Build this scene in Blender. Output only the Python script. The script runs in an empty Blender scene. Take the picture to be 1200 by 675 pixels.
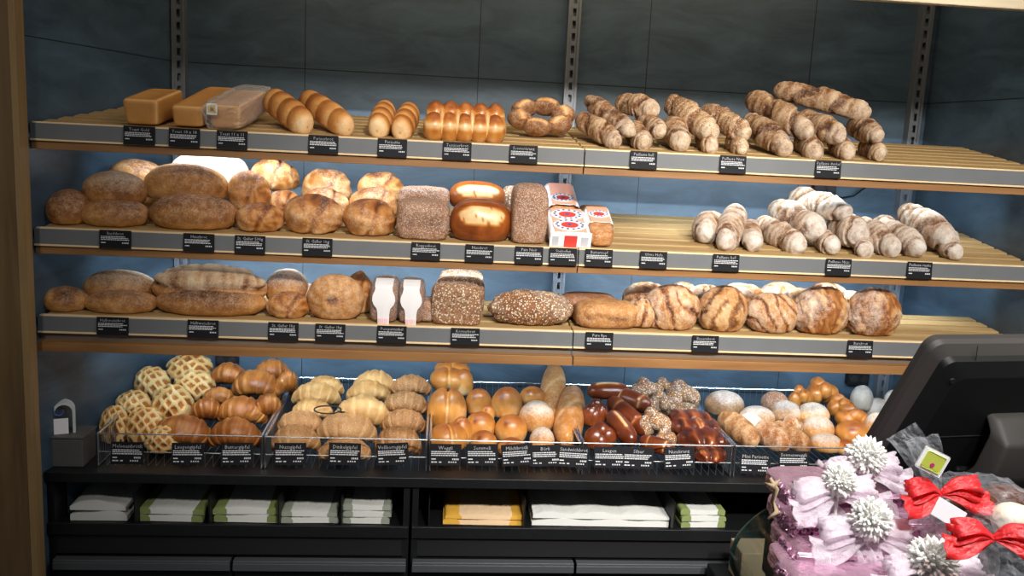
import bpy, bmesh, math, random
import numpy as np
from mathutils import Vector, Matrix, Euler
PI = math.pi
scn = bpy.context.scene
C = scn.collection
rnd = random.Random(7)

# ------------------------------------------------------------------ camera
H0 = 1.93
F, W, H = 1047.08, 1200.0, 675.0
CAM = np.array([0.8805, -3.2247, H0])
pit, yaw, rol = 0.1682, 0.0906, 0.0505
Fw = np.array([math.sin(yaw)*math.cos(pit), math.cos(yaw)*math.cos(pit), -math.sin(pit)])
R0 = np.array([math.cos(yaw), -math.sin(yaw), 0.0]); U0 = np.cross(R0, Fw)
Rt = math.cos(rol)*R0 + math.sin(rol)*U0; Up = -math.sin(rol)*R0 + math.cos(rol)*U0
cd = bpy.data.cameras.new('camera'); cam = bpy.data.objects.new('camera', cd); C.objects.link(cam)
cam.matrix_world = Matrix(((Rt[0], Up[0], -Fw[0], CAM[0]), (Rt[1], Up[1], -Fw[1], CAM[1]), (Rt[2], Up[2], -Fw[2], CAM[2]), (0, 0, 0, 1)))
cd.sensor_width = 36; cd.lens = 36*F/W; cd.clip_start = 0.05; cd.clip_end = 50
scn.camera = cam

def ray(px, py):
    return Fw + Rt*((px-W/2)/F) - Up*((py-H/2)/F)
def at(px, py, Y):
    d = ray(px, py); return Vector(CAM + d*((Y-CAM[1])/d[1]))
def scale_at(p):                       # pixels per metre
    return F/float((np.array(p)-CAM) @ Fw)
def elev(py):
    return pit + math.atan((py-H/2)/F)

# ------------------------------------------------------------------ materials
MATS = {}
def nodes(name):
    m = bpy.data.materials.new(name); m.use_nodes = True
    nt = m.node_tree; b = nt.nodes['Principled BSDF']
    MATS[name] = m
    return m, nt, b
def L(nt, a, b): nt.links.new(a, b)
def plain(name, col, rough=.5, metal=0, spec=.5, noise=0, nscale=40, bump=0, trans=0, alpha=1, emit=None, estr=0, coat=0):
    m, nt, b = nodes(name)
    b.inputs['Base Color'].default_value = (*col, 1); b.inputs['Roughness'].default_value = rough
    b.inputs['Metallic'].default_value = metal; b.inputs['Specular IOR Level'].default_value = spec
    b.inputs['Transmission Weight'].default_value = trans; b.inputs['Alpha'].default_value = alpha
    b.inputs['Coat Weight'].default_value = coat
    if emit: b.inputs['Emission Color'].default_value = (*emit, 1); b.inputs['Emission Strength'].default_value = estr
    if noise or bump:
        tc = nt.nodes.new('ShaderNodeTexCoord'); n = nt.nodes.new('ShaderNodeTexNoise'); n.inputs['Scale'].default_value = nscale; n.inputs['Detail'].default_value = 6
        L(nt, tc.outputs['Object'], n.inputs['Vector'])
        if noise:
            mx = nt.nodes.new('ShaderNodeMix'); mx.data_type = 'RGBA'
            mx.inputs[6].default_value = (*[c*(1-noise) for c in col], 1); mx.inputs[7].default_value = (*[min(1, c*(1+noise)) for c in col], 1)
            L(nt, n.outputs['Fac'], mx.inputs[0]); L(nt, mx.outputs[2], b.inputs['Base Color'])
        if bump:
            bp = nt.nodes.new('ShaderNodeBump'); bp.inputs['Strength'].default_value = bump; bp.inputs['Distance'].default_value = .003
            L(nt, n.outputs['Fac'], bp.inputs['Height']); L(nt, bp.outputs[0], b.inputs['Normal'])
    return m
def wood(name, c1, c2, axis=0, rough=.5, sc=6):
    m, nt, b = nodes(name)
    tc = nt.nodes.new('ShaderNodeTexCoord'); mp = nt.nodes.new('ShaderNodeMapping')
    s = [sc*4]*3; s[axis] = sc*.35; mp.inputs['Scale'].default_value = s
    n = nt.nodes.new('ShaderNodeTexNoise'); n.inputs['Scale'].default_value = 2.2; n.inputs['Detail'].default_value = 8; n.inputs['Distortion'].default_value = .6
    r = nt.nodes.new('ShaderNodeValToRGB'); r.color_ramp.elements[0].position = .3; r.color_ramp.elements[1].position = .7
    r.color_ramp.elements[0].color = (*c1, 1); r.color_ramp.elements[1].color = (*c2, 1)
    L(nt, tc.outputs['Object'], mp.inputs[0]); L(nt, mp.outputs[0], n.inputs['Vector']); L(nt, n.outputs['Fac'], r.inputs[0]); L(nt, r.outputs[0], b.inputs['Base Color'])
    b.inputs['Roughness'].default_value = rough
    return m

def bread_mat(name, ramp_, flour=(.8, .74, .66), fine=190, seeds=None, rough=.6, bump=.5, namp=.35, coat=0, seed_scale=170, seed_cut=.36):
    """ramp: list of (pos, colour); attributes tone and flour written on each loaf"""
    m, nt, b = nodes(name)
    N = nt.nodes
    ramp = [(p_, (c_[0]*.92, c_[1]**1.08*.82, c_[2]**1.12*.74)) for p_, c_ in ramp_]
    flour = tuple(x*.88 for x in flour)
    tc = N.new('ShaderNodeTexCoord')
    at_ = N.new('ShaderNodeAttribute'); at_.attribute_name = 'tone'
    af = N.new('ShaderNodeAttribute'); af.attribute_name = 'flour'
    n1 = N.new('ShaderNodeTexNoise'); n1.inputs['Scale'].default_value = 55; n1.inputs['Detail'].default_value = 8; n1.inputs['Roughness'].default_value = .62
    n2 = N.new('ShaderNodeTexNoise'); n2.inputs['Scale'].default_value = fine; n2.inputs['Detail'].default_value = 6; n2.inputs['Roughness'].default_value = .7
    for n in (n1, n2): L(nt, tc.outputs['Object'], n.inputs['Vector'])
    def math_(op, a, b_, c=None, clamp=False):
        k = N.new('ShaderNodeMath'); k.operation = op; k.use_clamp = clamp
        for i, v in enumerate((a, b_, c)):
            if v is None: continue
            if isinstance(v, (int, float)): k.inputs[i].default_value = v
            else: L(nt, v, k.inputs[i])
        return k.outputs[0]
    t = math_('MULTIPLY_ADD', math_('SUBTRACT', n1.outputs['Fac'], .5), namp*1.3, at_.outputs['Fac'])
    t = math_('MULTIPLY_ADD', math_('SUBTRACT', n2.outputs['Fac'], .5), namp*.8, t, clamp=True)
    cr = N.new('ShaderNodeValToRGB'); e = cr.color_ramp.elements
    while len(e) < len(ramp): e.new(.5)
    for i, (p, c) in enumerate(ramp): e[i].position = p; e[i].color = (*c, 1)
    L(nt, t, cr.inputs[0])
    fl = math_('MULTIPLY_ADD', math_('SUBTRACT', n2.outputs['Fac'], .5), 1.5, af.outputs['Fac'])
    fl = math_('MULTIPLY_ADD', math_('SUBTRACT', n1.outputs['Fac'], .5), .8, fl, clamp=True)
    fl = math_('MULTIPLY', fl, math_('GREATER_THAN', af.outputs['Fac'], .01))
    mx = N.new('ShaderNodeMix'); mx.data_type = 'RGBA'; mx.inputs[7].default_value = (*flour, 1)
    L(nt, fl, mx.inputs[0]); L(nt, cr.outputs[0], mx.inputs[6])
    col = mx.outputs[2]; height = math_('MULTIPLY_ADD', n2.outputs['Fac'], .5, n1.outputs['Fac'])
    if seeds:
        v = N.new('ShaderNodeTexVoronoi'); v.inputs['Scale'].default_value = seed_scale
        L(nt, tc.outputs['Object'], v.inputs['Vector'])
        msk = math_('LESS_THAN', v.outputs['Distance'], seed_cut)
        sr = N.new('ShaderNodeValToRGB'); sr.color_ramp.interpolation = 'CONSTANT'; se = sr.color_ramp.elements
        while len(se) < len(seeds): se.new(.5)
        for i, c in enumerate(seeds): se[i].position = i/len(seeds); se[i].color = (*c, 1)
        sep = N.new('ShaderNodeSeparateColor'); L(nt, v.outputs['Color'], sep.inputs[0]); L(nt, sep.outputs[0], sr.inputs[0])
        keep = math_('MULTIPLY', msk, math_('GREATER_THAN', sep.outputs[1], .18))
        mx2 = N.new('ShaderNodeMix'); mx2.data_type = 'RGBA'
        L(nt, keep, mx2.inputs[0]); L(nt, col, mx2.inputs[6]); L(nt, sr.outputs[0], mx2.inputs[7]); col = mx2.outputs[2]
        height = math_('MULTIPLY_ADD', keep, .8, height)
    L(nt, col, b.inputs['Base Color'])
    bp = N.new('ShaderNodeBump'); bp.inputs['Strength'].default_value = bump; bp.inputs['Distance'].default_value = .004
    L(nt, height, bp.inputs['Height']); L(nt, bp.outputs[0], b.inputs['Normal'])
    b.inputs['Roughness'].default_value = rough; b.inputs['Coat Weight'].default_value = coat; b.inputs['Coat Roughness'].default_value = .3
    b.inputs['Subsurface Weight'].default_value = 0
    return m

dk, md, go, pl_ = (.13, .045, .015), (.33, .13, .035), (.60, .30, .09), (.85, .64, .36)
bread_mat('crust_brown', [(0, (.09, .038, .012)), (.35, (.30, .14, .042)), (.7, (.60, .34, .11)), (1, (.86, .64, .36))], flour=(.78, .67, .50))
bread_mat('crust_golden', [(0, (.12, .04, .01)), (.3, (.36, .15, .035)), (.65, (.68, .38, .13)), (1, (.95, .78, .50))], flour=(.85, .8, .7), namp=.3, bump=.3)
bread_mat('crust_toast', [(0, (.30, .12, .03)), (.4, (.52, .26, .07)), (.75, (.70, .42, .15)), (1, (.88, .68, .38))], namp=.2, bump=.12, fine=160)
bread_mat('crust_glossy', [(0, (.10, .025, .008)), (.3, (.36, .12, .025)), (.62, (.68, .35, .09)), (1, (.98, .82, .52))], namp=.22, bump=.1, rough=.38, coat=.3, fine=60)
bread_mat('crust_lye', [(0, (.05, .012, .005)), (.35, (.16, .04, .012)), (.7, (.36, .13, .04)), (1, (.90, .74, .46))], namp=.2, bump=.12, rough=.28, coat=.5)
bread_mat('crust_twist', [(0, (.09, .035, .012)), (.35, (.28, .145, .055)), (.7, (.50, .36, .21)), (1, (.70, .58, .44))], flour=(.82, .74, .66), namp=.4, bump=.8)
bread_mat('crust_twist_pale', [(0, (.16, .09, .045)), (.35, (.38, .27, .17)), (.7, (.56, .50, .42)), (1, (.70, .66, .60))], flour=(.84, .82, .79), namp=.35, bump=.7)
bread_mat('crust_twist_dark', [(0, (.08, .035, .012)), (.35, (.24, .13, .05)), (.7, (.44, .32, .17)), (1, (.62, .50, .34))], flour=(.78, .68, .56), namp=.45, bump=.9)
bread_mat('crust_twist_seed', [(0, (.15, .07, .03)), (.4, (.30, .17, .08)), (.75, (.50, .38, .23)), (1, (.70, .58, .42))], flour=(.7, .62, .5), namp=.4, bump=.6, seeds=[(.62, .52, .36), (.40, .28, .15), (.75, .68, .52), (.2, .13, .07)], seed_scale=260)
bread_mat('crust_rye', [(0, (.08, .035, .018)), (.4, (.2, .09, .04)), (.75, (.36, .18, .08)), (1, (.6, .42, .26))], flour=(.6, .52, .44), namp=.3, bump=.5)
bread_mat('crust_seeded', [(0, (.12, .05, .025)), (.5, (.30, .15, .07)), (1, (.55, .35, .18))], seeds=[(.80, .70, .50), (.20, .11, .06), (.66, .50, .30), (.36, .20, .11), (.85, .78, .62)], seed_scale=190, seed_cut=.46, bump=.9, namp=.3, flour=(.7, .62, .5))
bread_mat('crust_seeded_fine', [(0, (.20, .1, .06)), (.5, (.36, .2, .13)), (1, (.55, .38, .26))], seeds=[(.72, .6, .46), (.26, .14, .08), (.6, .44, .3)], seed_scale=300, seed_cut=.42, bump=.8, namp=.3)
bread_mat('crust_poppy', [(0, (.25, .11, .04)), (.5, (.50, .28, .1)), (1, (.85, .68, .38))], seeds=[(.10, .12, .16), (.85, .83, .74), (.05, .06, .09), (.75, .74, .66), (.16, .18, .22)], seed_scale=260, seed_cut=.5, bump=.8, namp=.25)
bread_mat('crust_rustic', [(0, (.09, .03, .008)), (.35, (.38, .165, .045)), (.7, (.64, .40, .17)), (1, (.86, .70, .46))], flour=(.90, .86, .78), namp=.35, bump=.9)
bread_mat('crust_pineapple', [(0, (.22, .08, .02)), (.38, (.50, .22, .06)), (.6, (.80, .58, .24)), (1, (.92, .82, .52))], namp=.14, bump=.3)
bread_mat('croissant_butter', [(0, (.16, .05, .012)), (.4, (.40, .17, .04)), (.7, (.62, .34, .11)), (1, (.86, .66, .36))], namp=.25, bump=.3, rough=.42, coat=.15)
bread_mat('croissant_pale', [(0, (.30, .15, .05)), (.4, (.55, .34, .13)), (.7, (.74, .54, .27)), (1, (.88, .76, .50))], namp=.3, bump=.5)
bread_mat('croissant_grain', [(0, (.22, .11, .05)), (.4, (.46, .27, .12)), (.7, (.62, .42, .22)), (1, (.8, .64, .42))], namp=.4, bump=.6, seeds=[(.3, .18, .09), (.7, .55, .35), (.82, .74, .56)], seed_scale=210, seed_cut=.22)
bread_mat('crust_flour', [(0, (.45, .3, .18)), (.5, (.75, .7, .62)), (1, (.88, .87, .84))], flour=(.92, .92, .90), namp=.15, bump=.2)

wood('wood_light', (.34, .215, .085), (.46, .31, .135), 0, .55, 5)
wood('wood_edge', (.74, .54, .30), (.86, .68, .42), 0, .5, 5)
wood('wood_brown', (.24, .11, .035), (.34, .17, .06), 0, .5, 5)
wood('wood_post', (.10, .058, .02), (.19, .115, .045), 2, .6, 3)
wood('wood_post_edge', (.24, .15, .06), (.34, .22, .09), 2, .6, 3)
wood('wood_beam', (.62, .50, .32), (.80, .68, .48), 0, .5, 4)
plain('rail_grey', (.15, .16, .17), .45, noise=.1, nscale=15)
plain('lamp_housing', (.17, .14, .11), .5)
plain('black', (.006, .007, .008), .5, spec=.3, noise=.2, nscale=30)
plain('black_worktop', (.008, .009, .010), .38, noise=.35, nscale=60)
plain('black_deep', (.006, .006, .007), .6)
plain('drawer_handle', (.15, .165, .18), .35, metal=.6)
plain('card_black', (.007, .008, .011), .6, spec=.2)
plain('card_text', (.62, .64, .67), .6)
plain('chrome', (.75, .77, .8), .25, metal=1)
plain('wire', (.35, .38, .42), .3, metal=.9)
plain('upright_grey', (.20, .22, .25), .4, metal=.5)
plain('paper_white', (.72, .74, .72), .8, noise=.06, nscale=12)
plain('paper_green', (.22, .28, .09), .8, noise=.15)
plain('paper_grey', (.30, .34, .28), .8)
plain('paper_yellow', (.75, .42, .05), .8, noise=.1)
plain('paper_cream', (.85, .62, .38), .8, noise=.05)
plain('white_label', (.95, .93, .95), .6)
plain('label_red', (.72, .06, .05), .6)
plain('label_orange', (.90, .42, .30), .6)
plain('label_blue', (.08, .12, .35), .6)
plain('label_pink', (.92, .55, .6), .6)
plain('label_grey', (.55, .58, .64), .6)
plain('label_lime', (.55, .62, .08), .6)
plain('label_magenta', (.55, .02, .2), .6)
plain('monitor_black', (.006, .0065, .0065), .5, spec=.25, noise=.15, nscale=50)
plain('monitor_rim', (.035, .032, .029), .55, spec=.3)
plain('grey_plastic', (.10, .095, .09), .55, noise=.2, nscale=25)
plain('white_plastic', (.62, .66, .64), .5)
plain('floor_tile', (.12, .12, .125), .4, noise=.2, nscale=3)
plain('ceiling_paint', (.7, .7, .7), .9)
plain('lamp_white', (1, 1, 1), .5, emit=(.8, .9, 1), estr=3)
plain('pompon_white', (.95, .95, .90), .8)
plain('pink_foil', (.78, .44, .58), .17, metal=.65, noise=.45, nscale=55, bump=1.6)
plain('pink_dark', (.22, .07, .14), .35, metal=.4, noise=.6, nscale=60, bump=.9)
plain('chocolate_brown', (.13, .045, .02), .35, noise=.4, nscale=40, bump=.3)
plain('chocolate_white', (.85, .76, .6), .45, noise=.05, nscale=30)
plain('twine', (.5, .38, .22), .9)
plain('cardboard', (.36, .27, .17), .9)
plain('gift_tag_white', (.9, .9, .88), .5)

def film(name, col, tfac, rough=.12, kf=.9, bump=1.0, sc=30, tcol=(1, 1, 1)):
    m, nt, b = nodes(name); N = nt.nodes
    N.remove(b)
    out = [n for n in N if n.type == 'OUTPUT_MATERIAL'][0]
    tr = N.new('ShaderNodeBsdfTransparent'); tr.inputs[0].default_value = (*tcol, 1)
    g = N.new('ShaderNodeBsdfPrincipled'); g.inputs['Base Color'].default_value = (*col, 1); g.inputs['Roughness'].default_value = rough
    g.inputs['Specular IOR Level'].default_value = .8
    fr = N.new('ShaderNodeLayerWeight'); fr.inputs[0].default_value = .25
    tc = N.new('ShaderNodeTexCoord'); n = N.new('ShaderNodeTexNoise'); n.inputs['Scale'].default_value = sc; n.inputs['Detail'].default_value = 5; n.inputs['Distortion'].default_value = 1.5
    L(nt, tc.outputs['Object'], n.inputs['Vector'])
    bp = N.new('ShaderNodeBump'); bp.inputs['Strength'].default_value = bump; bp.inputs['Distance'].default_value = .01
    L(nt, n.outputs['Fac'], bp.inputs['Height']); L(nt, bp.outputs[0], g.inputs['Normal']); L(nt, bp.outputs[0], fr.inputs['Normal'])
    ma = N.new('ShaderNodeMath'); ma.operation = 'MULTIPLY_ADD'; ma.inputs[1].default_value = kf; ma.inputs[2].default_value = 1-tfac; ma.use_clamp = True
    L(nt, fr.outputs['Facing'], ma.inputs[0])
    mx = N.new('ShaderNodeMixShader'); L(nt, ma.outputs[0], mx.inputs[0]); L(nt, tr.outputs[0], mx.inputs[1]); L(nt, g.outputs[0], mx.inputs[2])
    L(nt, mx.outputs[0], out.inputs['Surface'])
    return m
film('clear_film', (.75, .78, .82), .98, sc=45, kf=.42)
film('bag_film', (.80, .77, .74), .90, sc=40, kf=.7)
film('pink_organza', (1, .92, .97), .72, rough=.3, kf=.7, bump=.5, sc=60, tcol=(1, .95, .98))
film('red_organza', (.85, .03, .035), .42, rough=.4, bump=.4, sc=60, tcol=(1, .2, .2))
film('display_glass', (.03, .06, .055), .93, rough=.03, bump=0, tcol=(.86, .92, .90))
plain('glass_edge', (.03, .10, .08), .15)
MATS['film_sticker'] = MATS['gift_tag_white']

def tiles_mat():
    m, nt, b = nodes('anthracite_tile'); N = nt.nodes
    g = N.new('ShaderNodeNewGeometry'); sep = N.new('ShaderNodeSeparateXYZ'); L(nt, g.outputs['Position'], sep.inputs[0])
    def mm(op, a, c):
        k = N.new('ShaderNodeMath'); k.operation = op
        for i, v in enumerate((a, c)):
            if isinstance(v, (int, float)): k.inputs[i].default_value = v
            else: L(nt, v, k.inputs[i])
        return k.outputs[0]
    def seam(v, off, per, w):
        f = mm('FRACT', mm('DIVIDE', mm('SUBTRACT', v, off), per), 0)
        d = mm('ABSOLUTE', mm('SUBTRACT', f, .5), 0)
        return mm('GREATER_THAN', d, .5-w/per)
    sx = seam(sep.outputs[0], 0.4164, .6, .0016)
    nb = N.new('ShaderNodeSeparateXYZ'); L(nt, g.outputs['Normal'], nb.inputs[0])
    back = mm('GREATER_THAN', mm('ABSOLUTE', nb.outputs[1], 0), .5)
    sx = mm('MULTIPLY', sx, back)
    sz = seam(sep.outputs[2], H0+.1936, 1.2, .0016)
    s = mm('MAXIMUM', sx, sz)
    mp = N.new('ShaderNodeMapping'); mp.inputs['Scale'].default_value = (1.6, 1.6, 5); L(nt, g.outputs['Position'], mp.inputs[0])
    n = N.new('ShaderNodeTexNoise'); n.inputs['Scale'].default_value = 2.2; n.inputs['Detail'].default_value = 9; n.inputs['Roughness'].default_value = .65; n.inputs['Distortion'].default_value = .8
    L(nt, mp.outputs[0], n.inputs['Vector'])
    cr = N.new('ShaderNodeValToRGB'); e = cr.color_ramp.elements
    e[0].position = .3; e[0].color = (.032, .056, .082, 1); e[1].position = .72; e[1].color = (.078, .132, .19, 1)
    L(nt, n.outputs['Fac'], cr.inputs[0])
    mx = N.new('ShaderNodeMix'); mx.data_type = 'RGBA'; mx.inputs[7].default_value = (.012, .012, .012, 1)
    L(nt, s, mx.inputs[0]); L(nt, cr.outputs[0], mx.inputs[6]); L(nt, mx.outputs[2], b.inputs['Base Color'])
    b.inputs['Roughness'].default_value = .42
    bp = N.new('ShaderNodeBump'); bp.inputs['Strength'].default_value = .25; bp.inputs['Distance'].default_value = .004
    L(nt, n.outputs['Fac'], bp.inputs['Height']); L(nt, bp.outputs[0], b.inputs['Normal'])
tiles_mat()

# ------------------------------------------------------------------ object helpers
def link(name, me, mat=None, parent=None, smooth=False):
    o = bpy.data.objects.new(name, me); C.objects.link(o)
    if mat is not None and not me.materials:
        me.materials.append(MATS[mat] if isinstance(mat, str) else mat)
    if parent: o.parent = parent
    if smooth: me.polygons.foreach_set('use_smooth', [True]*len(me.polygons))
    return o
def thing(name, label, cat, loc=(0, 0, 0), rot=(0, 0, 0), group=None):
    o = bpy.data.objects.new(name, None); C.objects.link(o); o.empty_display_size = .05
    o.location = loc; o.rotation_euler = rot; tag(o, label, cat, group); return o
def tag(o, label, cat, group=None, kind=None):
    if label: o['label'] = label
    if cat: o['category'] = cat
    if group: o['group'] = group
    if kind: o['kind'] = kind
    return o
class MB:
    def __init__(s): s.bm = bmesh.new()
    def box(s, x0, x1, y0, y1, z0, z1, bev=0, rot=None, piv=None, mi=0):
        r = bmesh.ops.create_cube(s.bm, size=1)
        M = Matrix.Translation(((x0+x1)/2, (y0+y1)/2, (z0+z1)/2)) @ Matrix.Diagonal((abs(x1-x0), abs(y1-y0), abs(z1-z0), 1))
        vs = r['verts']; bmesh.ops.transform(s.bm, matrix=M, verts=vs)
        fs = set(f for v in vs for f in v.link_faces)
        if bev:
            es = list({e for v in vs for e in v.link_edges})
            rb = bmesh.ops.bevel(s.bm, geom=es, offset=bev, segments=2, affect='EDGES', profile=.5)
            fs = {f for f in rb['faces']} | {f for f in fs if f.is_valid}
            vs = list({v for f in fs for v in f.verts})
        if rot is not None:
            p = Vector(piv) if piv else Vector(((x0+x1)/2, (y0+y1)/2, (z0+z1)/2))
            bmesh.ops.transform(s.bm, matrix=Matrix.Translation(p) @ rot.to_4x4() @ Matrix.Translation(-p), verts=vs)
        for f in fs: f.material_index = mi
        return s
    def bar(s, a, b, r, n=8, mi=0):
        a, b = Vector(a), Vector(b); d = b-a
        rr = bmesh.ops.create_cone(s.bm, cap_ends=True, segments=n, radius1=r, radius2=r, depth=d.length)
        M = Matrix.Translation((a+b)/2) @ d.to_track_quat('Z', 'Y').to_matrix().to_4x4()
        bmesh.ops.transform(s.bm, matrix=M, verts=rr['verts'])
        return s
    def cone(s, a, b, r1, r2, n=8):
        a, b = Vector(a), Vector(b); d = b-a
        rr = bmesh.ops.create_cone(s.bm, cap_ends=True, segments=n, radius1=r1, radius2=r2, depth=d.length)
        bmesh.ops.transform(s.bm, matrix=Matrix.Translation((a+b)/2) @ d.to_track_quat('Z', 'Y').to_matrix().to_4x4(), verts=rr['verts'])
        return s
    def prism(s, pts, y0, y1, bev=0):
        """pts: (x,z) outline"""
        a = [s.bm.verts.new((x, y0, z)) for x, z in pts]; b = [s.bm.verts.new((x, y1, z)) for x, z in pts]
        n = len(pts); fs = [s.bm.faces.new(a), s.bm.faces.new(b[::-1])]
        for i in range(n): fs.append(s.bm.faces.new((a[i], b[i], b[(i+1) % n], a[(i+1) % n])))
        bmesh.ops.recalc_face_normals(s.bm, faces=fs)
        if bev: bmesh.ops.bevel(s.bm, geom=list({e for f in fs for e in f.edges}), offset=bev, segments=2, affect='EDGES', profile=.5)
        return s
    def tube(s, pts, r, n=8):
        pts = [Vector(p) for p in pts]; rings = []
        up = Vector((0, 0, 1))
        for i, p in enumerate(pts):
            t = (pts[min(i+1, len(pts)-1)]-pts[max(i-1, 0)]).normalized()
            a = t.cross(up)
            if a.length < 1e-3: a = t.cross(Vector((1, 0, 0)))
            a.normalize(); b = t.cross(a)
            rr = r[i] if hasattr(r, '__len__') else r
            rings.append([s.bm.verts.new(p+(a*math.cos(2*PI*k/n)+b*math.sin(2*PI*k/n))*rr) for k in range(n)])
        fs = []
        for i in range(len(rings)-1):
            for k in range(n): fs.append(s.bm.faces.new((rings[i][k], rings[i][(k+1) % n], rings[i+1][(k+1) % n], rings[i+1][k])))
        fs.append(s.bm.faces.new(rings[0])); fs.append(s.bm.faces.new(rings[-1][::-1]))
        bmesh.ops.recalc_face_normals(s.bm, faces=fs)
        return s
    def build(s, name, mat, parent=None, smooth=False):
        me = bpy.data.meshes.new(name); s.bm.to_mesh(me); s.bm.free()
        if isinstance(mat, (list, tuple)):
            for m in mat: me.materials.append(MATS[m])
            mat = None
        return link(name, me, mat, parent, smooth)

# ------------------------------------------------------------------ bread shapes
def fnoise(P, seed, freq, octs=3):
    r = np.random.RandomState(seed); out = np.zeros(len(P)); amp = 1; tot = 0
    for o in range(octs):
        for k in range(4):
            d = r.normal(size=3); d /= np.linalg.norm(d); ph = r.rand()*6.28
            w = r.normal(size=3)*.7
            out += amp*np.sin(P @ d*freq + ph + np.sin(P @ w*freq*.8+ph*2)*1.3)/4*1.4
        tot += amp; amp *= .5; freq *= 2.03
    return out/tot
def grid_faces(nu, nv):
    """poles 0 and last, rings between"""
    f = []
    for k in range(nv): f.append((0, 1+(k+1) % nv, 1+k))
    for i in range(nu-1):
        a = 1+i*nv; b = a+nv
        for k in range(nv): f.append((a+k, a+(k+1) % nv, b+(k+1) % nv, b+k))
    last = 1+nu*nv; a = 1+(nu-1)*nv
    for k in range(nv): f.append((a+k, a+(k+1) % nv, last))
    return f
def body(nu, nv, n=2.2, e=2.0, flat=.6):
    """unit body along x: returns u, theta, points in [-1,1]^3"""
    ui = -np.cos(np.linspace(0, PI, nu+2)[1:-1]); th = np.linspace(0, 2*PI, nv, endpoint=False)
    u = np.repeat(ui, nv); t = np.tile(th, nu)
    u = np.concatenate(([-1], u, [1])); t = np.concatenate(([0], t, [0]))
    r = np.maximum(0, 1-np.abs(u)**n)**(1/n)
    c, s = np.cos(t), np.sin(t)
    y = np.sign(c)*np.abs(c)**(2/e); z = np.sign(s)*np.abs(s)**(2/e)
    P = np.stack([u, y*r, z*r], 1)
    return u, t, P, r
def flatten(P, flat):
    z = P[:, 2]; k = .12
    P[:, 2] = np.where(z < -flat+k, -flat + k*np.exp((z+flat-k)/k), z)
    return P
def norm_dims(P, L_, W_, H_):
    lo, hi = P.min(0), P.max(0)
    Q = (P-(lo+hi)/2)/(hi-lo)*np.array([L_, W_, H_]); Q[:, 2] += H_/2
    return Q
def ss(x, a, b):
    t = np.clip((x-a)/(b-a), 0, 1); return t*t*(3-2*t)

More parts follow.
